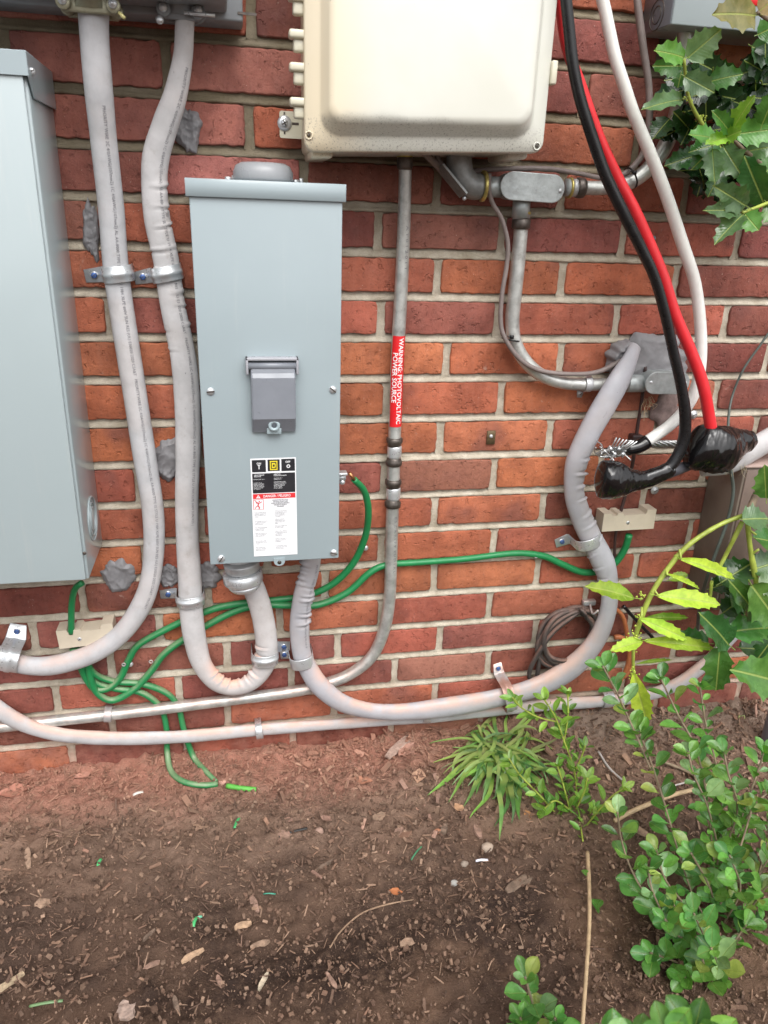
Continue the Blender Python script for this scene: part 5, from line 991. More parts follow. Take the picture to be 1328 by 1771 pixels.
# ------------------------------------------------------------------ boxes at the right
Xp = W(1233, 782, 0)[0]; Zp = W(1233, 782, 0)[2]; Zb = W(1206, 1015, 0)[2]
dpp = .095
t = thing('equipment_box', 'brown weathered box on the wall behind the holly at the right edge', 'box', (Xp + .15, 0, Zb)); part('body', MB().box(Xp, Xp + .34, -dpp, 0, Zb, Zp, .002, 2), mPanel, t)
part('top_lid', MB().box(Xp - .001, Xp + .345, -dpp - .004, -.001, Zp, Zp + .004, .001, 1), M('pinkish_panel', (.33, .24, .21), .6, 0, .2, 12), t)  # lid given a paler, pinker colour than the body
part('cover', MB().box(Xp + .004, Xp + .34, -dpp - .003, -dpp, Zb + .004, Zp - .004, .001, 1), M('brown_panel', (.15, .105, .085), .55, 0, .25, 10, .0004, 90), t)
Xq = W(1111, 40, 0)[0]; Zq = W(1111, 65, 0)[2]; dq = .085
t = thing('disconnect_box', 'grey box with a round knockout at the top right, half hidden by holly', 'electrical box', (Xq + .15, 0, Zq)); part('body', MB().box(Xq, Xq + .36, -dq, 0, Zq, Zq + .25, .002, 2), M('plain_grey_enamel', (.31, .355, .37), .35, 0, .04, 10, .0001, 100), t)  # body in one even grey enamel
part('side_panel', MB().box(Xq - .0015, Xq + .0002, -dq + .002, -.002, Zq + .001, Zq + .25, .0004, 1), mLatch, t)
cc = W(1124, 26, .04)
for rr in (.019, .011): part('knockout_ring', MB().tube([(Xq - .0016, -.043 + rr * math.cos(a), cc[2] + rr * math.sin(a)) for a in np.linspace(0, 2 * math.pi, 32, endpoint=False)], .0010, 6, closed=True), mDark, t)
P = W(1300, 4, dq + .002); part('red_stripe', MB().box(W(1255, 4, dq + .002)[0], P[0] + .2, -dq - .0016, -dq - .0002, P[2] - .003, P[2] + .012, .0002, 1), mRedSt, t)
gp = G(1322, 1292); pp = W(1330, 1180, -gp[1]); single('grey_pipe', MB().tube([(gp[0] + .008, gp[1], gp[2] - .03), (gp[0] + .008, gp[1], gp[2] + .22), (gp[0] + .012, gp[1] + .02, gp[2] + .30)], .0165, 24), mPVC, 'smooth grey plastic pipe standing in the soil at the right edge', 'pipe')
# ------------------------------------------------------------------ leaves
def leaf_mesh(kind, seed=0):
    r = random.Random(seed); V = []; Fs = []; nx = 26 if kind in ('holly', 'young') else 12; ny = 3
    teeth = [.22, .46, .68, .88]
    v1, v2, v3 = r.uniform(1.15, 1.6), r.uniform(.85, 1.12), r.uniform(-.28, .10)
    for i in range(nx + 1):
        t = i / nx
        if kind == 'young':
            w = .15 * max(0, math.sin(math.pi * min(1, t ** .9 * .97 + .02))) ** .95 + .006; tl = max([max(0, 1 - abs(t - q) / .06) ** 1.6 for q in (.36, .56, .73, .87)]); w += .036 * tl
            if t > .97: w = .006
        if kind == 'holly':
            w = .30 * math.sin(math.pi * min(1, t * .96 + .04) ** .85) ** .7 * (1 - .15 * t)
            tl = max([max(0, 1 - abs(t - q) / .10) ** 2.0 for q in teeth]); w = w * (.90 + .30 * tl) + .014 * tl
            if t > .97: w = .012
            if t < .02: w = .012
        elif kind == 'boxwood':
            w = .29 * (max(0, math.sin(math.pi * t ** v1)) ** .62 * v2 if 0 < t < 1 else 0) + .035 * math.sin(math.pi * t); w = max(w, .008)
        elif kind == 'privet':
            w = .20 * (math.sin(math.pi * t ** .85) ** .75 if 0 < t < 1 else 0) + .004
        for j in range(-ny, ny + 1):
            s = j / ny; x = t
            if kind in ('holly', 'young') and abs(j) == ny: x += .030 * tl
            z = .10 * w * 3.3 * abs(s) ** 1.3 + (.035 * math.sin(t * 11 + (2 if s > 0 else 0) + seed) * abs(s) ** 2 if kind == 'holly' else 0) - .16 * (t - .4) ** 2
            if kind == 'boxwood': z = r.uniform(.9, 1.1) * (.10 + v2 * .22) * w * s * s * 1.3 + v3 * (t - .4) ** 2 + .012 * math.sin(t * 9 + s * 4 + seed)
            V.append((x, s * w, z))
    m_ = 2 * ny + 1
    for i in range(nx):
        for j in range(m_ - 1): Fs.append((i * m_ + j, (i + 1) * m_ + j, (i + 1) * m_ + j + 1, i * m_ + j + 1))
    b = len(V)                                                # petiole
    pr = .010 if kind != 'holly' else .012
    for x, y, z in ((-.14, 0, .03),):
        for a in range(4): V.append((x, pr * math.cos(a * 1.571), z + pr * math.sin(a * 1.571)))
        for a in range(4): V.append((.03, pr * .7 * math.cos(a * 1.571), -.02 + pr * .7 * math.sin(a * 1.571)))
    for a in range(4): Fs.append((b + a, b + (a + 1) % 4, b + 4 + (a + 1) % 4, b + 4 + a))
    me = bpy.data.meshes.new(kind + '_leaf'); me.from_pydata(V, [], Fs); me.materials.append(mHolly if kind in ('holly', 'young') else mBoxw); me.polygons.foreach_set('use_smooth', [True] * len(Fs)); me.update(); return me
HL = [leaf_mesh('holly', i) for i in range(4)]; YL = [leaf_mesh('young', i) for i in range(4)]; BL = [leaf_mesh('boxwood', i) for i in range(7)]; PL = [leaf_mesh('privet', i) for i in range(3)]
def put_leaf(parent, meshes, base, tip, wid, nrm, col, lab_=None):
    base, tip = Vector(base), Vector(tip); x = tip - base; L = x.length; x.normalize(); n = Vector(nrm); n = (n - n.dot(x) * x)
    if n.length < 1e-3: n = Vector((0, -1, .3)); n = n - n.dot(x) * x
    n.normalize(); y = n.cross(x); o = bpy.data.objects.new('leaf', random.choice(meshes)); COL.objects.link(o); o.parent = parent
    po = Vector(ORG[parent.name]); R = Matrix((x, y, n)).transposed(); sc_ = Vector((L, L * wid, L))
    o.matrix_local = Matrix.Translation(base - po) @ R.to_4x4() @ Matrix.Diagonal((*sc_, 1)); o.color = (*col, 1)
    if lab_: o['label'] = lab_
    return o
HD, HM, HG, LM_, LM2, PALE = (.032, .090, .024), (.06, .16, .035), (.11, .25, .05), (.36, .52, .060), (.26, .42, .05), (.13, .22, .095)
def leafpx(parent, b, tip, wpx, d0, d1, col, tilt=(0, 0), meshes=None):
    A, B = W(b[0], b[1], d0), W(tip[0], tip[1], d1); L = math.hypot(tip[0] - b[0], tip[1] - b[1]); cdir = Vector(CP - A).normalized()
    n = cdir + Vector((tilt[0], 0, tilt[1] + .25)); return put_leaf(parent, meshes or HL, A, B, (wpx / L) / .50 * (L * zc(A) / F) / max(1e-4, float(np.linalg.norm(B - A))), n, col)
def stem(parent, pts, mat, name='stem', n=8):
    P, R = pth(pts, .006); R = R * np.array([1 + .12 * fbm(i * .3, len(pts), 0, 1.2, 3) for i in range(len(R))]); return part(name, MB().tube(P, R, n), mat, parent)
# ---- holly bush, upper right
t = thing('holly_bush', 'spiny dark green holly leaves crowding the upper right corner', 'holly', W(1300, 300, .2))
stem(t, [(1400, 330, .16, 9), (1345, 345, .18, 7), (1310, 358, .19, 6), (1284, 368, .20, 5)], mStemG); stem(t, [(1400, 300, .10, 10), (1330, 290, .13, 8), (1290, 262, .16, 7), (1262, 236, .18, 6)], mStemB)
stem(t, [(1330, 290, .12, 8), (1260, 270, .11, 8), (1215, 215, .12, 7), (1190, 165, .14, 6), (1183, 102, .16, 5)], mStemG); stem(t, [(1400, 70, .14, 9), (1340, 40, .16, 7), (1310, 22, .18, 6)], mStemB)
stem(t, [(1400, 215, .10, 6), (1345, 165, .09, 6), (1280, 190, .08, 5)], mStemT)
H = [((1184, 99), (1134, 86), 34, HG, .17, .19), ((1188, 101), (1248, 50), 42, PALE, .16, .18), ((1182, 114), (1129, 114), 30, HM, .15, .14), ((1184, 132), (1236, 160), 34, PALE, .17, .19), ((1226, 141), (1286, 127), 34, HM, .14, .16), ((1180, 171), (1113, 186), 28, PALE, .16, .19),
     ((1222, 196), (1285, 166), 48, HD, .09, .10), ((1264, 228), (1303, 165), 27, LM2, .19, .22), ((1262, 227), (1234, 192), 26, HG, .19, .21), ((1262, 236), (1221, 248), 24, LM2, .19, .2), ((1255, 238), (1281, 226), 24, LM2, .19, .21), ((1240, 240), (1193, 231), 32, HG, .17, .18), ((1245, 248), (1192, 262), 34, HM, .15, .15),
     ((1232, 258), (1236, 316), 30, PALE, .17, .18), ((1232, 258), (1196, 292), 30, HM, .15, .15), ((1250, 252), (1284, 306), 40, PALE, .15, .17), ((1321, 352), (1288, 272), 46, HD, .17, .18), ((1292, 357), (1236, 322), 38, PALE, .20, .22), ((1282, 364), (1219, 363), 25, PALE, .20, .22), ((1286, 369), (1236, 420), 32, PALE, .20, .22), ((1288, 370), (1312, 398), 34, HG, .20, .22),
     ((1309, 26), (1236, 22), 52, (.24, .22, .09), .18, .20), ((1312, 20), (1360, -20), 44, (.30, .22, .12), .18, .2), ((1272, 232), (1350, 222), 40, HG, .16, .18), ((1318, 216), (1345, 150), 36, HG, .18, .2), ((1290, 262), (1352, 250), 34, PALE, .15, .17), ((1300, 330), (1352, 300), 36, HM, .15, .16), ((1326, 352), (1356, 392), 36, HG, .18, .2),
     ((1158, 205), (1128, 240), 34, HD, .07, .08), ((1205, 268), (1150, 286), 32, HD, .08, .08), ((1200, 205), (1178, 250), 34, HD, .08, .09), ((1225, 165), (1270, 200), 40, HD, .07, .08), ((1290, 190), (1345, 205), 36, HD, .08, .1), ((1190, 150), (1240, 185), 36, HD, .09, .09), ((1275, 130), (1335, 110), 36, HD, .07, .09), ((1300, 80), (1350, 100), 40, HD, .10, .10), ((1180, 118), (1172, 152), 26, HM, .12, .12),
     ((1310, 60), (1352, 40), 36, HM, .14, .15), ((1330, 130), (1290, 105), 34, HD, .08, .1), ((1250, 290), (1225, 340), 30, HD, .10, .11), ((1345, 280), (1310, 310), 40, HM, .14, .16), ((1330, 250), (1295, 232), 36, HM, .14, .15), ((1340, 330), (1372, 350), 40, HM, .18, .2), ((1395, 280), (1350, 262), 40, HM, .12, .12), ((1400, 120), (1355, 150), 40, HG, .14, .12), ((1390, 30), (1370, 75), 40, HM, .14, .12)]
for _ in range(80):  # extra near-black leaves: darkness behind the bush put into their colour
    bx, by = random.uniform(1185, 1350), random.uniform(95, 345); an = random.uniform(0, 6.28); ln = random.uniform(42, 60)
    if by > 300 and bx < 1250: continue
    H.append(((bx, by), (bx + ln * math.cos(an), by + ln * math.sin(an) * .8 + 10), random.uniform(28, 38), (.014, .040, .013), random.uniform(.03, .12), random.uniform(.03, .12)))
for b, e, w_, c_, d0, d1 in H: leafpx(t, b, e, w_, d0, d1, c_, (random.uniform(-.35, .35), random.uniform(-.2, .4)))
def buds(parent, px, py, d, n=14, spread=8, r=.0016, col=None):
    mb = MB(); 
    for _ in range(n): mb.ico(W(px + random.gauss(0, spread * .5), py + random.gauss(0, spread * .6), d + random.gauss(0, .003)), r * random.uniform(.7, 1.2), 1)
    o = part('bud_cluster', mb, mBud, parent); o['kind'] = 'stuff'
mBud = M('green_buds', (.38, .46, .06), .5, 0, .2, 60, 0)
buds(t, 1188, 168, .13, 16, 10); buds(t, 1213, 205, .12, 14, 9)
# ---- holly branch with lime leaves, right middle
t = thing('holly_branch', 'holly branch with drooping lime green young leaves in front of the looping cable', 'holly', W(1290, 890, .22))
stem(t, [(1400, 760, .18, 14), (1345, 815, .20, 13), (1312, 848, .21, 12), (1298, 878, .22, 13), (1288, 892, .22, 12)], mStemB, 'branch')
stem(t, [(1289, 890, .22, 8), (1240, 910, .22, 8), (1188, 945, .22, 9), (1150, 990, .22, 9), (1124, 1032, .22, 9), (1108, 1072, .22, 9), (1098, 1105, .22, 8), (1095, 1135, .22, 6), (1096, 1168, .22, 5)], mStemG)
stem(t, [(1284, 902, .22, 8), (1270, 930, .22, 8), (1254, 962, .21, 7), (1241, 987, .21, 6)], mStemG); stem(t, [(1293, 905, .22, 9), (1297, 945, .22, 9), (1304, 985, .22, 10), (1312, 1030, .22, 10)], mStemG); stem(t, [(1231, 1005, .20, 6), (1227, 1042, .20, 5)], mStemG)
stem(t, [(1345, 815, .20, 8), (1360, 900, .21, 8), (1350, 1000, .21, 8), (1335, 1090, .22, 7)], mStemB)
Q = [((1177, 966), (1277, 1000), 26, LM_, .23, .22), ((1157, 1003), (1190, 992), 20, LM2, .20, .20), ((1153, 992), (1213, 1018), 11, LM_, .23, .23), ((1138, 1030), (1250, 1044), 38, LM_, .23, .24), ((1108, 1070), (1192, 1106), 28, LM_, .24, .25), ((1118, 1068), (1193, 1067), 16, LM2, .20, .20), ((1098, 1034), (1016, 1012), 36, LM_, .24, .26), ((1116, 1108), (1240, 1120), 28, LM_, .24, .24), ((1112, 1108), (1057, 1124), 26, LM_, .24, .26), ((1096, 1166), (1120, 1254), 40, LM_, .24, .24), ((1100, 1148), (1165, 1140), 8, LM2, .22, .22),
     ((1262, 1116), (1214, 1062), 46, HD, .24, .25), ((1263, 1092), (1338, 1084), 46, HM, .23, .22), ((1245, 1120), (1238, 1196), 42, HG, .24, .25), ((1225, 1112), (1172, 1096), 30, HD, .20, .20), ((1246, 1008), (1302, 972), 50, HD, .20, .2), ((1262, 1022), (1306, 1054), 40, HD, .18, .18), ((1312, 1068), (1265, 1005), 42, HM, .23, .24), ((1300, 1012), (1352, 1085), 60, HG, .25, .26), ((1352, 1180), (1268, 1158), 62, HG, .27, .28), ((1228, 1018), (1272, 1004), 30, HD, .17, .17), ((1284, 898), (1330, 896), 42, PALE, .24, .24), ((1325, 862), (1322, 806), 34, HG, .23, .24), ((1250, 1060), (1292, 1030), 36, HD, .16, .16),
     ((1305, 930), (1352, 940), 40, HM, .22, .21), ((1302, 985), (1350, 970), 46, HM, .22, .22), ((1300, 975), (1262, 1008), 34, HD, .19, .18), ((1312, 1010), (1340, 1010), 36, PALE, .24, .25), ((1240, 1070), (1290, 1100), 36, HD, .15, .15), ((1280, 1120), (1340, 1125), 38, HD, .16, .16), ((1320, 960), (1372, 1010), 44, HM, .2, .2), ((1330, 1040), (1390, 1060), 50, HM, .22, .22), ((1290, 1010), (1258, 1050), 34, HD, .16, .15), ((1340, 1100), (1310, 1140), 36, HD, .2, .2), ((1400, 850), (1345, 880), 46, HM, .2, .2), ((1390, 790), (1350, 840), 40, HG, .2, .2)]
for b, e, w_, c_, d0, d1 in Q:
    yg = c_ in (LM_, LM2); leafpx(t, b, e, w_ * (1.35 if yg else 1), d0, d1, c_, (random.uniform(-.3, .3), random.uniform(-.1, .35)), YL if yg else None)
for a, b in (((1175, 950), (1178, 968)), ((1152, 985), (1154, 995)), ((1130, 1018), (1139, 1031)), ((1110, 1050), (1109, 1071)), ((1293, 915), (1308, 925)), ((1298, 960), (1312, 950))): stem(t, [(a[0], a[1], .22, 4), (b[0], b[1], .23, 4)], mStemG, 'leaf_stalk', 6)
buds(t, 1108, 1036, .23, 14, 9, .0018); buds(t, 1096, 1102, .235, 26, 14, .0018); buds(t, 1094, 1162, .23, 20, 12, .0018); buds(t, 1106, 1068, .23, 12, 8, .0018)
# ---- boxwood like shrubs: stems with leaves set round them
BX = [(.11, .26, .05), (.12, .29, .055), (.06, .17, .04), (.16, .35, .07), (.19, .33, .14), (.085, .22, .05), (.09, .23, .06), (.11, .27, .05), (.26, .34, .08)]
def leafy(parent, pts, L, meshes, cols, gap, wid=1., start=.0, rosette=5, mat=None, w=5, up=.5, jit=.25, name='stem', fill=1.0):
    P, R = pth([(p[0], p[1], p[2], w) for p in pts], .004); part(name, MB().tube(P, R, 7), mat or mStemB, parent)
    Lc_ = np.concatenate([[0], np.cumsum(np.linalg.norm(np.diff(P, axis=0), axis=1))]); s = start * Lc_[-1]; ph = random.uniform(0, 6)
    def at(s):
        i = min(max(int(np.searchsorted(Lc_, s)) - 1, 0), len(Lc_) - 2); T = Vector(P[i + 1] - P[i]).normalized(); return Vector(P[i]), T
    while s < Lc_[-1]:
        p, T = at(s); a = T.orthogonal().normalized(); b = T.cross(a); d_ = (a * math.cos(ph) + b * math.sin(ph)); d_ = (d_ + T * up + Vector((0, 0, .15))).normalized()
        l = L * random.choice((.55, .75, .9, 1, 1.1, 1.2)) * random.uniform(.85, 1.1); n = (T * .9 - d_ * .3 + Vector((0, -.35, .55)) + Vector((random.gauss(0, jit), random.gauss(0, jit), random.gauss(0, jit))))
        if random.random() < fill: put_leaf(parent, meshes, p + d_ * l * .14, p + d_ * l * 1.1, wid * random.uniform(.85, 1.15), n, random.choice(cols))
        ph += 2.4; s += gap * random.uniform(.7, 1.3)
    p, T = at(Lc_[-1])
    for k in range(rosette):
        ph += 1.256; a = T.orthogonal().normalized(); b = T.cross(a); d_ = (a * math.cos(ph) + b * math.sin(ph)) * .9 + T * .7 + Vector((0, 0, .1)); d_.normalize(); l = L * random.uniform(.6, 1.05)
        put_leaf(parent, meshes, p + d_ * l * .1, p + d_ * l, wid, T * 1.0 + Vector((0, -.5, .4)), random.choice(cols))
t = thing('boxwood_shrub', 'tall round leaved shrub stems standing before the pipe at the lower right', 'shrub', G(1235, 1620))
back = [([(1236, 1600, .48), (1240, 1500, .45), (1248, 1420, .43), (1240, 1330, .40), (1222, 1260, .37), (1210, 1185, .35)], .0095), ([(1240, 1560, .47), (1225, 1400, .44), (1205, 1300, .41), (1172, 1235, .38), (1142, 1172, .36)], .0100),
       ([(1215, 1580, .49), (1195, 1540, .48), (1172, 1470, .46), (1155, 1410, .44), (1130, 1330, .41), (1105, 1265, .39)], .0095), ([(1125, 1330, .41), (1095, 1260, .39), (1070, 1205, .37), (1042, 1152, .36)], .0075),
       ([(1240, 1540, .46), (1280, 1420, .43), (1305, 1350, .41), (1322, 1300, .40)], .0090), ([(1250, 1480, .46), (1275, 1400, .46), (1260, 1340, .46), (1252, 1300, .45)], .0090), ([(1300, 1560, .47), (1330, 1440, .46), (1345, 1380, .45)], .0085), ([(1250, 1500, .45), (1225, 1400, .46), (1200, 1340, .46), (1190, 1300, .45)], .0095), ([(1260, 1480, .45), (1300, 1400, .47), (1328, 1370, .47)], .0085)]
front = [([(1150, 1590, .54), (1128, 1540, .53), (1120, 1500, .52)], .009), ([(1180, 1560, .50), (1150, 1520, .50), (1135, 1470, .49)], .010), ([(1205, 1650, .52), (1160, 1600, .52), (1118, 1550, .52), (1090, 1500, .51), (1074, 1450, .50), (1068, 1405, .50)], .0100),
       ([(1205, 1680, .54), (1165, 1662, .55), (1125, 1648, .56)], .0075), ([(1232, 1600, .50), (1262, 1520, .50), (1285, 1450, .49), (1300, 1400, .48)], .0085), ([(1240, 1640, .51), (1285, 1570, .51), (1320, 1500, .50), (1350, 1460, .50)], .0085),
       ([(1238, 1680, .53), (1262, 1640, .54), (1290, 1600, .54)], .0080), ([(1235, 1700, .54), (1225, 1640, .56), (1200, 1580, .57)], .0075), ([(1240, 1720, .56), (1245, 1680, .58), (1230, 1640, .60)], .0075), ([(1220, 1600, .49), (1190, 1600, .50), (1165, 1565, .52)], .0090),
       ([(1240, 1580, .48), (1225, 1530, .50), (1195, 1475, .50)], .0090), ([(1260, 1620, .52), (1310, 1600, .53), (1345, 1570, .53)], .0085), ([(1240, 1700, .55), (1215, 1690, .57), (1180, 1690, .58)], .0075), ([(1245, 1740, .56), (1228, 1700, .58), (1215, 1660, .59)], .0075), ([(1200, 1620, .53), (1175, 1620, .55), (1150, 1590, .56)], .0080), ([(1250, 1600, .5), (1280, 1540, .52), (1262, 1480, .53)], .0080), ([(1280, 1600, .5), (1320, 1540, .52), (1340, 1530, .53)], .0080)]
for pts, gp in back: leafy(t, pts, .029, BL, BX, gp * .92, .98, .10, 4, mStemB, 3.4)
t = thing('boxwood_shrub', 'dense lower shrub with the roundest leaves, reaching nearest the bottom right corner', 'shrub', G(1235, 1720))
for pts, gp in front: leafy(t, pts, .029, BL, BX, gp * 1.36, 1.06, .06, 4, mStemB, 3.4)
t = thing('small_shrub', 'light green small leaved shrub sprays standing beside the grass clump', 'shrub', G(1015, 1475)); gd = -G(1015, 1475)[1]
SX = [(.17, .33, .05), (.22, .39, .06), (.12, .26, .045), (.26, .42, .09)]
for pts, gp in (([(1016, 1476, gd), (1004, 1445, .27), (986, 1400, .25), (972, 1350, .23), (963, 1322, .22)], .0075), ([(1008, 1455, gd - .01), (1000, 1400, .24), (993, 1333, .21), (975, 1280, .19), (960, 1240, .18), (940, 1208, .17)], .0065), ([(996, 1430, .26), (965, 1410, .25), (930, 1372, .24), (899, 1340, .235), (880, 1312, .23)], .0080), ([(962, 1248, .18), (930, 1240, .18), (902, 1224, .18), (886, 1206, .18)], .0068), ([(975, 1285, .19), (982, 1240, .18), (982, 1198, .17)], .0068), ([(1004, 1445, .26), (1018, 1410, .26), (1030, 1395, .27)], .0075), ([(996, 1400, .25), (1010, 1370, .25), (1016, 1345, .25)], .0075), ([(992, 1340, .22), (1005, 1310, .22), (1012, 1290, .22)], .0075), ([(985, 1400, .25), (960, 1385, .25), (940, 1400, .26)], .008), ([(1004, 1440, .27), (1050, 1385, .30), (1080, 1362, .31)], .014)):
    leafy(t, pts, .0260, PL, SX, gp * 1.15, 1.2, .08, 4, mStemG, 3, .55)
stem(t, [(px_, py_, -G(px_, py_, .03)[1], 7) for px_, py_ in ((1016, 1474), (1019, 1540), (1019, 1600), (1014, 1680), (1006, 1790))], mStemT, 'bare_stem')
leafpx(t, (1019, 1512), (1006, 1506), 12, -G(1019, 1512, .03)[1], -G(1019, 1512, .03)[1], HG, meshes=PL); leafpx(t, (1021, 1555), (1040, 1572), 16, -G(1019, 1555, .035)[1], -G(1019, 1555, .03)[1], HG, meshes=BL)
t = thing('boxwood_sprig', 'short sprig of round leaves poking up at the bottom edge, near the picture centre', 'shrub', W(940, 1800, .62))
for pts in ([(950, 1880, .62), (938, 1800, .62), (922, 1740, .62), (908, 1690, .62)], [(940, 1820, .62), (955, 1785, .63), (960, 1760, .63)], [(935, 1820, .62), (908, 1785, .63), (900, 1760, .63)]): leafy(t, pts, .029, BL, BX, .0105, .95, .1, 5, mStemB, 4)
t = thing('boxwood_tips', 'out of focus shrub tips closest to the camera at the bottom edge', 'shrub', W(1150, 1850, .82))
for pts in ([(1190, 1920, .80), (1165, 1850, .82), (1150, 1790, .84)], [(1240, 1920, .80), (1215, 1840, .82), (1198, 1785, .83)], [(1130, 1920, .80), (1120, 1860, .82), (1108, 1815, .82)], [(1000, 1900, .80), (1040, 1850, .82), (1052, 1815, .83)]): leafy(t, pts, .034, BL, BX, .0080, 1.0, .2, 6, mStemB, 4)
# ---- grass clump
t = thing('grass_clump', 'flattened clump of strap shaped grass blades against the wall foot', 'grass clump', G(866, 1322)); g0 = G(866, 1318)
GC = [(.12, .26, .06), (.17, .34, .10), (.07, .16, .045), (.22, .36, .16), (.18, .36, .07), (.24, .26, .12), (.09, .22, .06)]
BLA = [((862, 1300), (738, 1380), 12), ((850, 1306), (748, 1322), 7), ((850, 1312), (772, 1392), 8), ((860, 1320), (800, 1370), 8), ((866, 1330), (868, 1400), 14), ((874, 1335), (900, 1424), 12), ((862, 1330), (852, 1436), 8), ((870, 1345), (866, 1460), 8), ((880, 1330), (932, 1404), 9), ((886, 1322), (950, 1408), 9), ((890, 1312), (985, 1380), 8), ((890, 1306), (970, 1352), 8), ((880, 1296), (955, 1300), 7), ((875, 1290), (930, 1248), 6), ((880, 1290), (945, 1235), 6), ((868, 1285), (860, 1228), 6), ((866, 1290), (872, 1240), 5), ((855, 1300), (800, 1282), 8), ((850, 1300), (742, 1292), 6), ((855, 1325), (798, 1400), 8), ((858, 1335), (815, 1422), 7), ((862, 1320), (835, 1400), 9), ((856, 1315), (780, 1350), 7), ((880, 1325), (1000, 1420), 7), ((872, 1350), (880, 1430), 9), ((860, 1318), (790, 1362), 8), ((878, 1316), (960, 1330), 7), ((874, 1304), (910, 1270), 6), ((860, 1296), (828, 1262), 6)]
for i in range(90): a = random.gauss(1.6, 1.5); l = random.uniform(40, 105); BLA.append(((866 + random.gauss(0, 26), 1316 + random.gauss(0, 18)), (866 + l * math.cos(a) * 1.1, 1315 + l * math.sin(a) * .8), random.uniform(5, 9)))
for b, e, w_ in BLA:
    A, E = Vector(G(*b)) + Vector((0, 0, .003)), Vector(G(*e)) + Vector((0, 0, .004)); L = (E - A).length; bend = random.gauss(0, .011); up = random.uniform(.004, .026); N_ = 12; V = []; Fs = []; sd = (E - A).cross(Vector((0, 0, 1))).normalized(); hw = w_ * .50 * zc(A) / F
    for i in range(N_ + 1):
        f = i / N_; p = A.lerp(E, f) + Vector((0, 0, up * 4 * f * (1 - f) ** .8 + .003)) + sd * bend * math.sin(f * 3.1) + sd * .004 * math.sin(f * 7 + bend * 900); ww = hw * (min(1, f * 5 + .5)) * (1 - f ** 4) + .0004
        V += [p - sd * ww + Vector((0, 0, .0012)), p, p + sd * ww + Vector((0, 0, .0012))]
    for i in range(N_): Fs += [(3 * i, 3 * i + 1, 3 * i + 4, 3 * i + 3), (3 * i + 1, 3 * i + 2, 3 * i + 5, 3 * i + 4)]
    o = part('blade', MB().add(V, Fs), mGrass, t); o.color = (*random.choice(GC), 1)
# ------------------------------------------------------------------ bits on the soil
def leaf_dry(px, py, size, ang, label, col, curl=.25):
    c = Vector(G(px, py)) + Vector((0, 0, .003)); k = zc(c) / F; L = size * k; ca, sa = math.cos(ang), math.sin(ang); V = []; Fs = []; n = 8
    for i in range(n + 1):
        t_ = i / n; w = .30 * math.sin(math.pi * (t_ * .96 + .02)) ** .8
        for s in (-1, -.5, 0, .5, 1):
            x = (t_ - .5) * L; y = s * w * L * (1 + .15 * math.sin(9 * t_ + s * 3)); z = curl * L * (.25 * s * s + .2 * (t_ - .5) ** 2) + .001 * math.sin(17 * t_ + 5 * s); V.append((c.x + x * ca - y * sa, c.y + x * sa + y * ca, c.z + z))
    for i in range(n):
        for j in range(4): Fs.append((i * 5 + j, i * 5 + j + 1, (i + 1) * 5 + j + 1, (i + 1) * 5 + j))
    o = single('dry_leaf', MB().add(V, Fs), M('dry_leaf_tone', col, .7, 0, .25, 60, .0006, 150), label, 'leaf'); return o
for a in ((25, 1372, 52, .2, 'large red dusted leaf lying at the left edge under the wall', (.38, .17, .12)), (146, 1342, 34, .5, 'pinkish leaf half buried below the brick corner', (.38, .19, .14)), (684, 1545, 24, 2.8, 'small orange brown leaf on the bare soil', (.34, .12, .045)), (724, 1345, 36, 1.2, 'tan leaf tucked left of the grass clump', (.40, .24, .16)), (794, 1400, 26, 2., 'tan curled leaf below the grass blades', (.42, .24, .14)), (627, 1352, 34, -.4, 'rust coloured leaf on the mulch near the wall', (.35, .16, .10)), (703, 1300, 44, .7, 'red brown leaf scrap against the wall foot', (.36, .19, .14)), (1240, 1360, 30, .4, 'tan leaf behind the round leaved shrub', (.38, .24, .15)), (1282, 1243, 16, .3, 'single fallen yellow green leaf near the grey pipe', (.36, .42, .16)), (1205, 1340, 40, .2, 'dark brown leaf in the shade of the shrub', (.16, .08, .04)), (913, 1412, 22, 1.7, 'orange leaf sliver under the shrub spray', (.42, .20, .08)), (385, 1356, 18, 1.3, 'pinkish chip of leaf across the green wire end', (.48, .28, .22))): leaf_dry(*a)
def chip(px, py, lpx, wpx, ang, label, col, th=.004, name='wood_chip', cat='wood chip', up=.3):
    c = Vector(G(px, py)); k = zc(c) / F; L, w = lpx * k * 1.15, wpx * k * 1.2; r = random.Random(px * 7 + py); V = []; n = 6; ca, sa = math.cos(ang), math.sin(ang)
    for i in range(n + 1):
        t_ = i / n; ww = w / 2 * (1 - .55 * abs(2 * t_ - 1) ** 3) * r.uniform(.8, 1.1)
        for s, z in ((-1, 0), (-.8, th), (.8, th * r.uniform(.7, 1.1)), (1, 0)):
            x = (t_ - .5) * L; y = s * ww + .08 * w * math.sin(4 * t_ + r.random()); V.append((c.x + x * ca - y * sa, c.y + x * sa + y * ca, c.z + .0015 + z + .001 * math.sin(5 * t_)))
    Fs = [(i * 4 + j, i * 4 + (j + 1) % 4, (i + 1) * 4 + (j + 1) % 4, (i + 1) * 4 + j) for i in range(n) for j in range(4)] + [(3, 2, 1, 0), tuple(n * 4 + j for j in range(4))]
    return single(name, MB().add(V, Fs, 0, False), M('chip_tone', col, .85, 0, .3, 120, .0012, 260), label, cat)
TN, PK, DK = (.27, .18, .125), (.25, .155, .115), (.16, .11, .08)
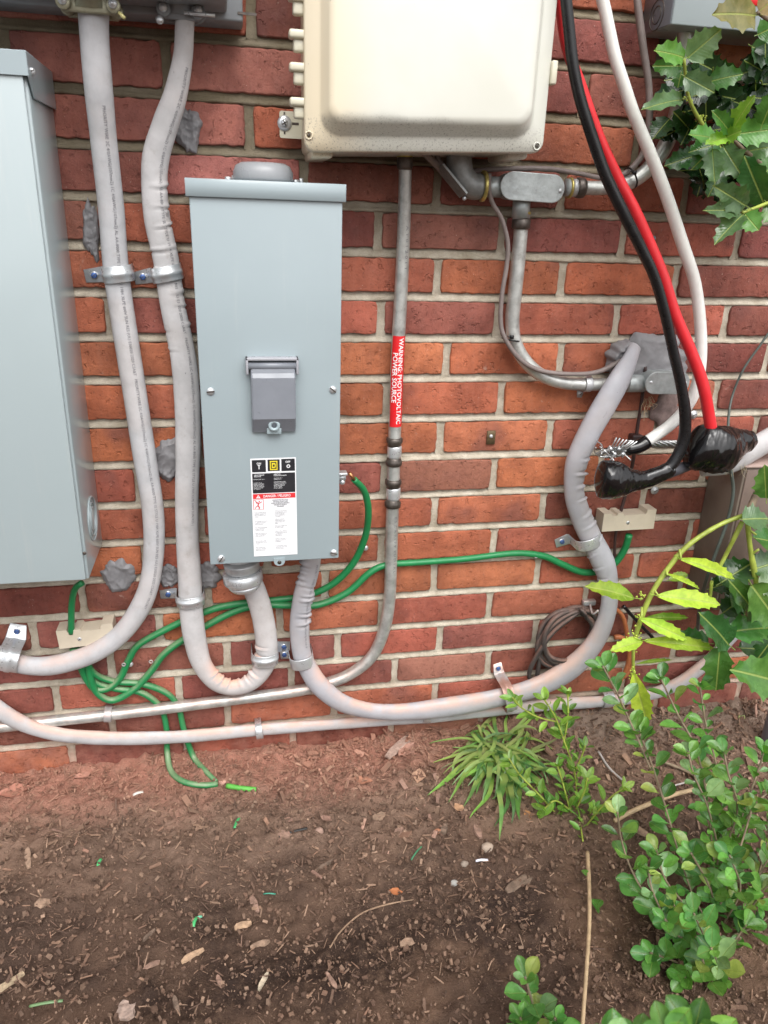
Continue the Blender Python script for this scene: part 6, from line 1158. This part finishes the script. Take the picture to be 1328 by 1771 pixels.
for a in ((49, 1486, 42, 11, 1.9, 'long pale wood chip standing out on the left soil', TN), (12, 1706, 52, 13, .75, 'thick tan stick end at the bottom left corner', (.42, .32, .21)), (75, 1565, 24, 17, .3, 'chunky grey brown bark piece below the long pale chip', TN), (333, 1655, 36, 10, .55, 'pale splinter with a pointed end, below the green scraps', (.42, .28, .18)), (420, 1603, 26, 11, .3, 'orange tan chip near the middle of the soil', (.42, .28, .18)), (440, 1566, 32, 12, 1.9, 'pinkish bark chip above the orange tan one', PK), (450, 1636, 30, 9, .3, 'flat curved tan splinter in the middle soil', TN), (455, 1700, 30, 8, 1.1, 'cream coloured sliver at the lower middle', (.50, .42, .31)), (573, 1698, 30, 8, 2.0, 'brown splinter crossing another chip, lower centre', PK), (708, 1632, 30, 12, .1, 'stubby tan chip with a white speck, right of centre', TN), (826, 1440, 28, 11, 1.65, 'upright pinkish bark chip below the grass clump', PK), (690, 1440, 24, 12, 1.1, 'pinkish bark chip among the centre mulch', PK), (655, 1415, 22, 14, .8, 'rounded grey chip beside the centre leaves', TN), (768, 1436, 20, 10, 1.2, 'small brown chip left of the white plastic scrap', DK), (900, 1528, 60, 16, .45, 'big splintered grey brown stick right of centre', DK), (1103, 1437, 36, 14, 2.2, 'cracked tan chip between the shrubs', TN), (258, 1620, 24, 6, .9, 'narrow brown stick left of the bottom centre', DK), (262, 1672, 26, 7, .5, 'bent reddish bark shred, lower left', PK), (305, 1740, 30, 8, 1.9, 'brown chip near the bottom edge', DK), (700, 1285, 90, 18, .75, 'long dusty bark slab leaning at the wall foot', (.38, .26, .21)), (488, 1444, 26, 12, 2.7, 'chip next to the black curl of wire', PK), (560, 1500, 34, 5, .6, 'thin arched bark strip, upper middle', DK), (380, 1700, 22, 8, 2., 'reddish bark chip low on the left', PK)): chip(*a)
c = G(222, 1748); chip(222, 1748, 34, 34, 1.4, 'flat pinkish grey stone like bark slab at the bottom edge', (.30, .22, .18), .006, 'bark_slab', 'bark')
def pebble(px, py, r, label, col): c = G(px, py); k = zc(c) / F; return single('pebble', MB().ico((c[0], c[1], c[2] + r * k * .5), r * k, 3, lambda p: 1 + .18 * fbm(p.x, p.y, p.z + px, 1.5, 3), sc_=(1, .8, .75)), M('pebble_tone', col, .8, 0, .15, 90, .0006, 200), label, 'stone')
pebble(842, 1470, 11, 'pale heart shaped pebble below the grass clump', (.36, .28, .22)); pebble(803, 1497, 7, 'small grey pebble left of the white scrap', (.26, .21, .17)); pebble(552, 1440, 8, 'brown pebble in the upper middle soil', (.28, .18, .14)); pebble(1312, 1322, 7, 'tan pebble beside the grey pipe', (.32, .25, .18)); pebble(785, 1530, 7, 'whitish quartz pebble right of centre', (.30, .29, .27)); pebble(757, 1440, 6, 'rusty brown pebble left of the upright chip', (.36, .16, .09))
def scrap(px, py, lpx, wpx, ang, label, col, cat='scrap', name='wire_scrap'):
    c = Vector(G(px, py)) + Vector((0, 0, .004)); k = zc(c) / F; d_ = Vector((math.cos(ang), math.sin(ang), .05)); L = lpx * k * .6
    return single(name, MB().tube(catmull([c - d_ * L, c + Vector((0, 0, .002)), c + d_ * L + Vector((.002, .001, 0))], .003), wpx * k / 2, 8, flat=.6), M('scrap_tone', col, .4, 0, .1, 60, 0), label, cat)
GS = (.07, .40, .14)
scrap(171, 1498, 16, 6, 1.6, 'bright green insulation scrap on the left soil', GS); scrap(336, 1600, 16, 6, 1.4, 'bright green curl of insulation in the lower middle', GS); scrap(342, 1592, 8, 5, .4, 'tiny green flake beside the green curl', (.2, .6, .4)); scrap(410, 1425, 22, 5, 1.2, 'thin dark green scrap under the green wire end', (.05, .30, .10)); scrap(79, 1740, 44, 6, -.05, 'pale green pod like sliver at the bottom left', (.13, .22, .10)); scrap(832, 1492, 16, 5, -.2, 'white plastic scrap right of the pebbles', (.75, .75, .85)); scrap(465, 1550, 16, 3, -.3, 'blue green thread on the centre mulch', (.05, .25, .17)); scrap(720, 1478, 30, 3, .8, 'dark green thread right of centre', (.05, .20, .10)); scrap(506, 1443, 40, 5, .15, 'black curl of tape on the upper middle soil', (.02, .02, .02)); scrap(238, 1376, 12, 6, .2, 'white chip of plastic at the left below the dust', (.6, .55, .5))
wire(gnd([(570, 1640, 2.6), (590, 1610, 3), (625, 1580, 3), (670, 1564, 3), (715, 1556, 1.5)], .004), M('weathered_twig', (.26, .17, .11), .8, 0, .2, 60), 'twig', 'long thin curved twig lying across the centre of the soil', 'twig')
wire(gnd([(1035, 1300, 4), (1055, 1330, 4), (1090, 1360, 4)], .008), M('grey_twig', (.42, .38, .36), .7), 'twig', 'pale grey bent twig behind the shrubs', 'twig')
wire(gnd([(1062, 1420, 8), (1100, 1400, 8), (1160, 1376, 8), (1200, 1365, 7), (1235, 1352, 6)], .03), mStemT, 'twig', 'knobbly tan stem crossing low between the two shrubs', 'twig')
wire(gnd([(1140, 1315, 5), (1190, 1335, 5), (1230, 1362, 5)], .012), mStemB, 'twig', 'dead brown twig just behind the round leaved shrub', 'twig')
wire(gnd([(1160, 1360, 3), (1200, 1352, 3), (1230, 1370, 3)], .012), M('grey_twig', (.42, .38, .36), .7), 'twig', 'thin whitish twig beside the tan stem', 'twig')
dg = MB()
for i in range(16):
    p = W(1118 + random.uniform(-4, 8), 688 + random.uniform(-4, 10), .02); q = p + rng.normal(0, .008, 3) + [0, -.004, -.012]; dg.tube(catmull([p, (p + q) / 2 + rng.normal(0, .004, 3), q], .004), .0005, 5)
o = single('dead_tendrils', dg, mStemT, 'dried tangle of tendrils under the small capsule fitting', 'tendrils'); o['kind'] = 'stuff'
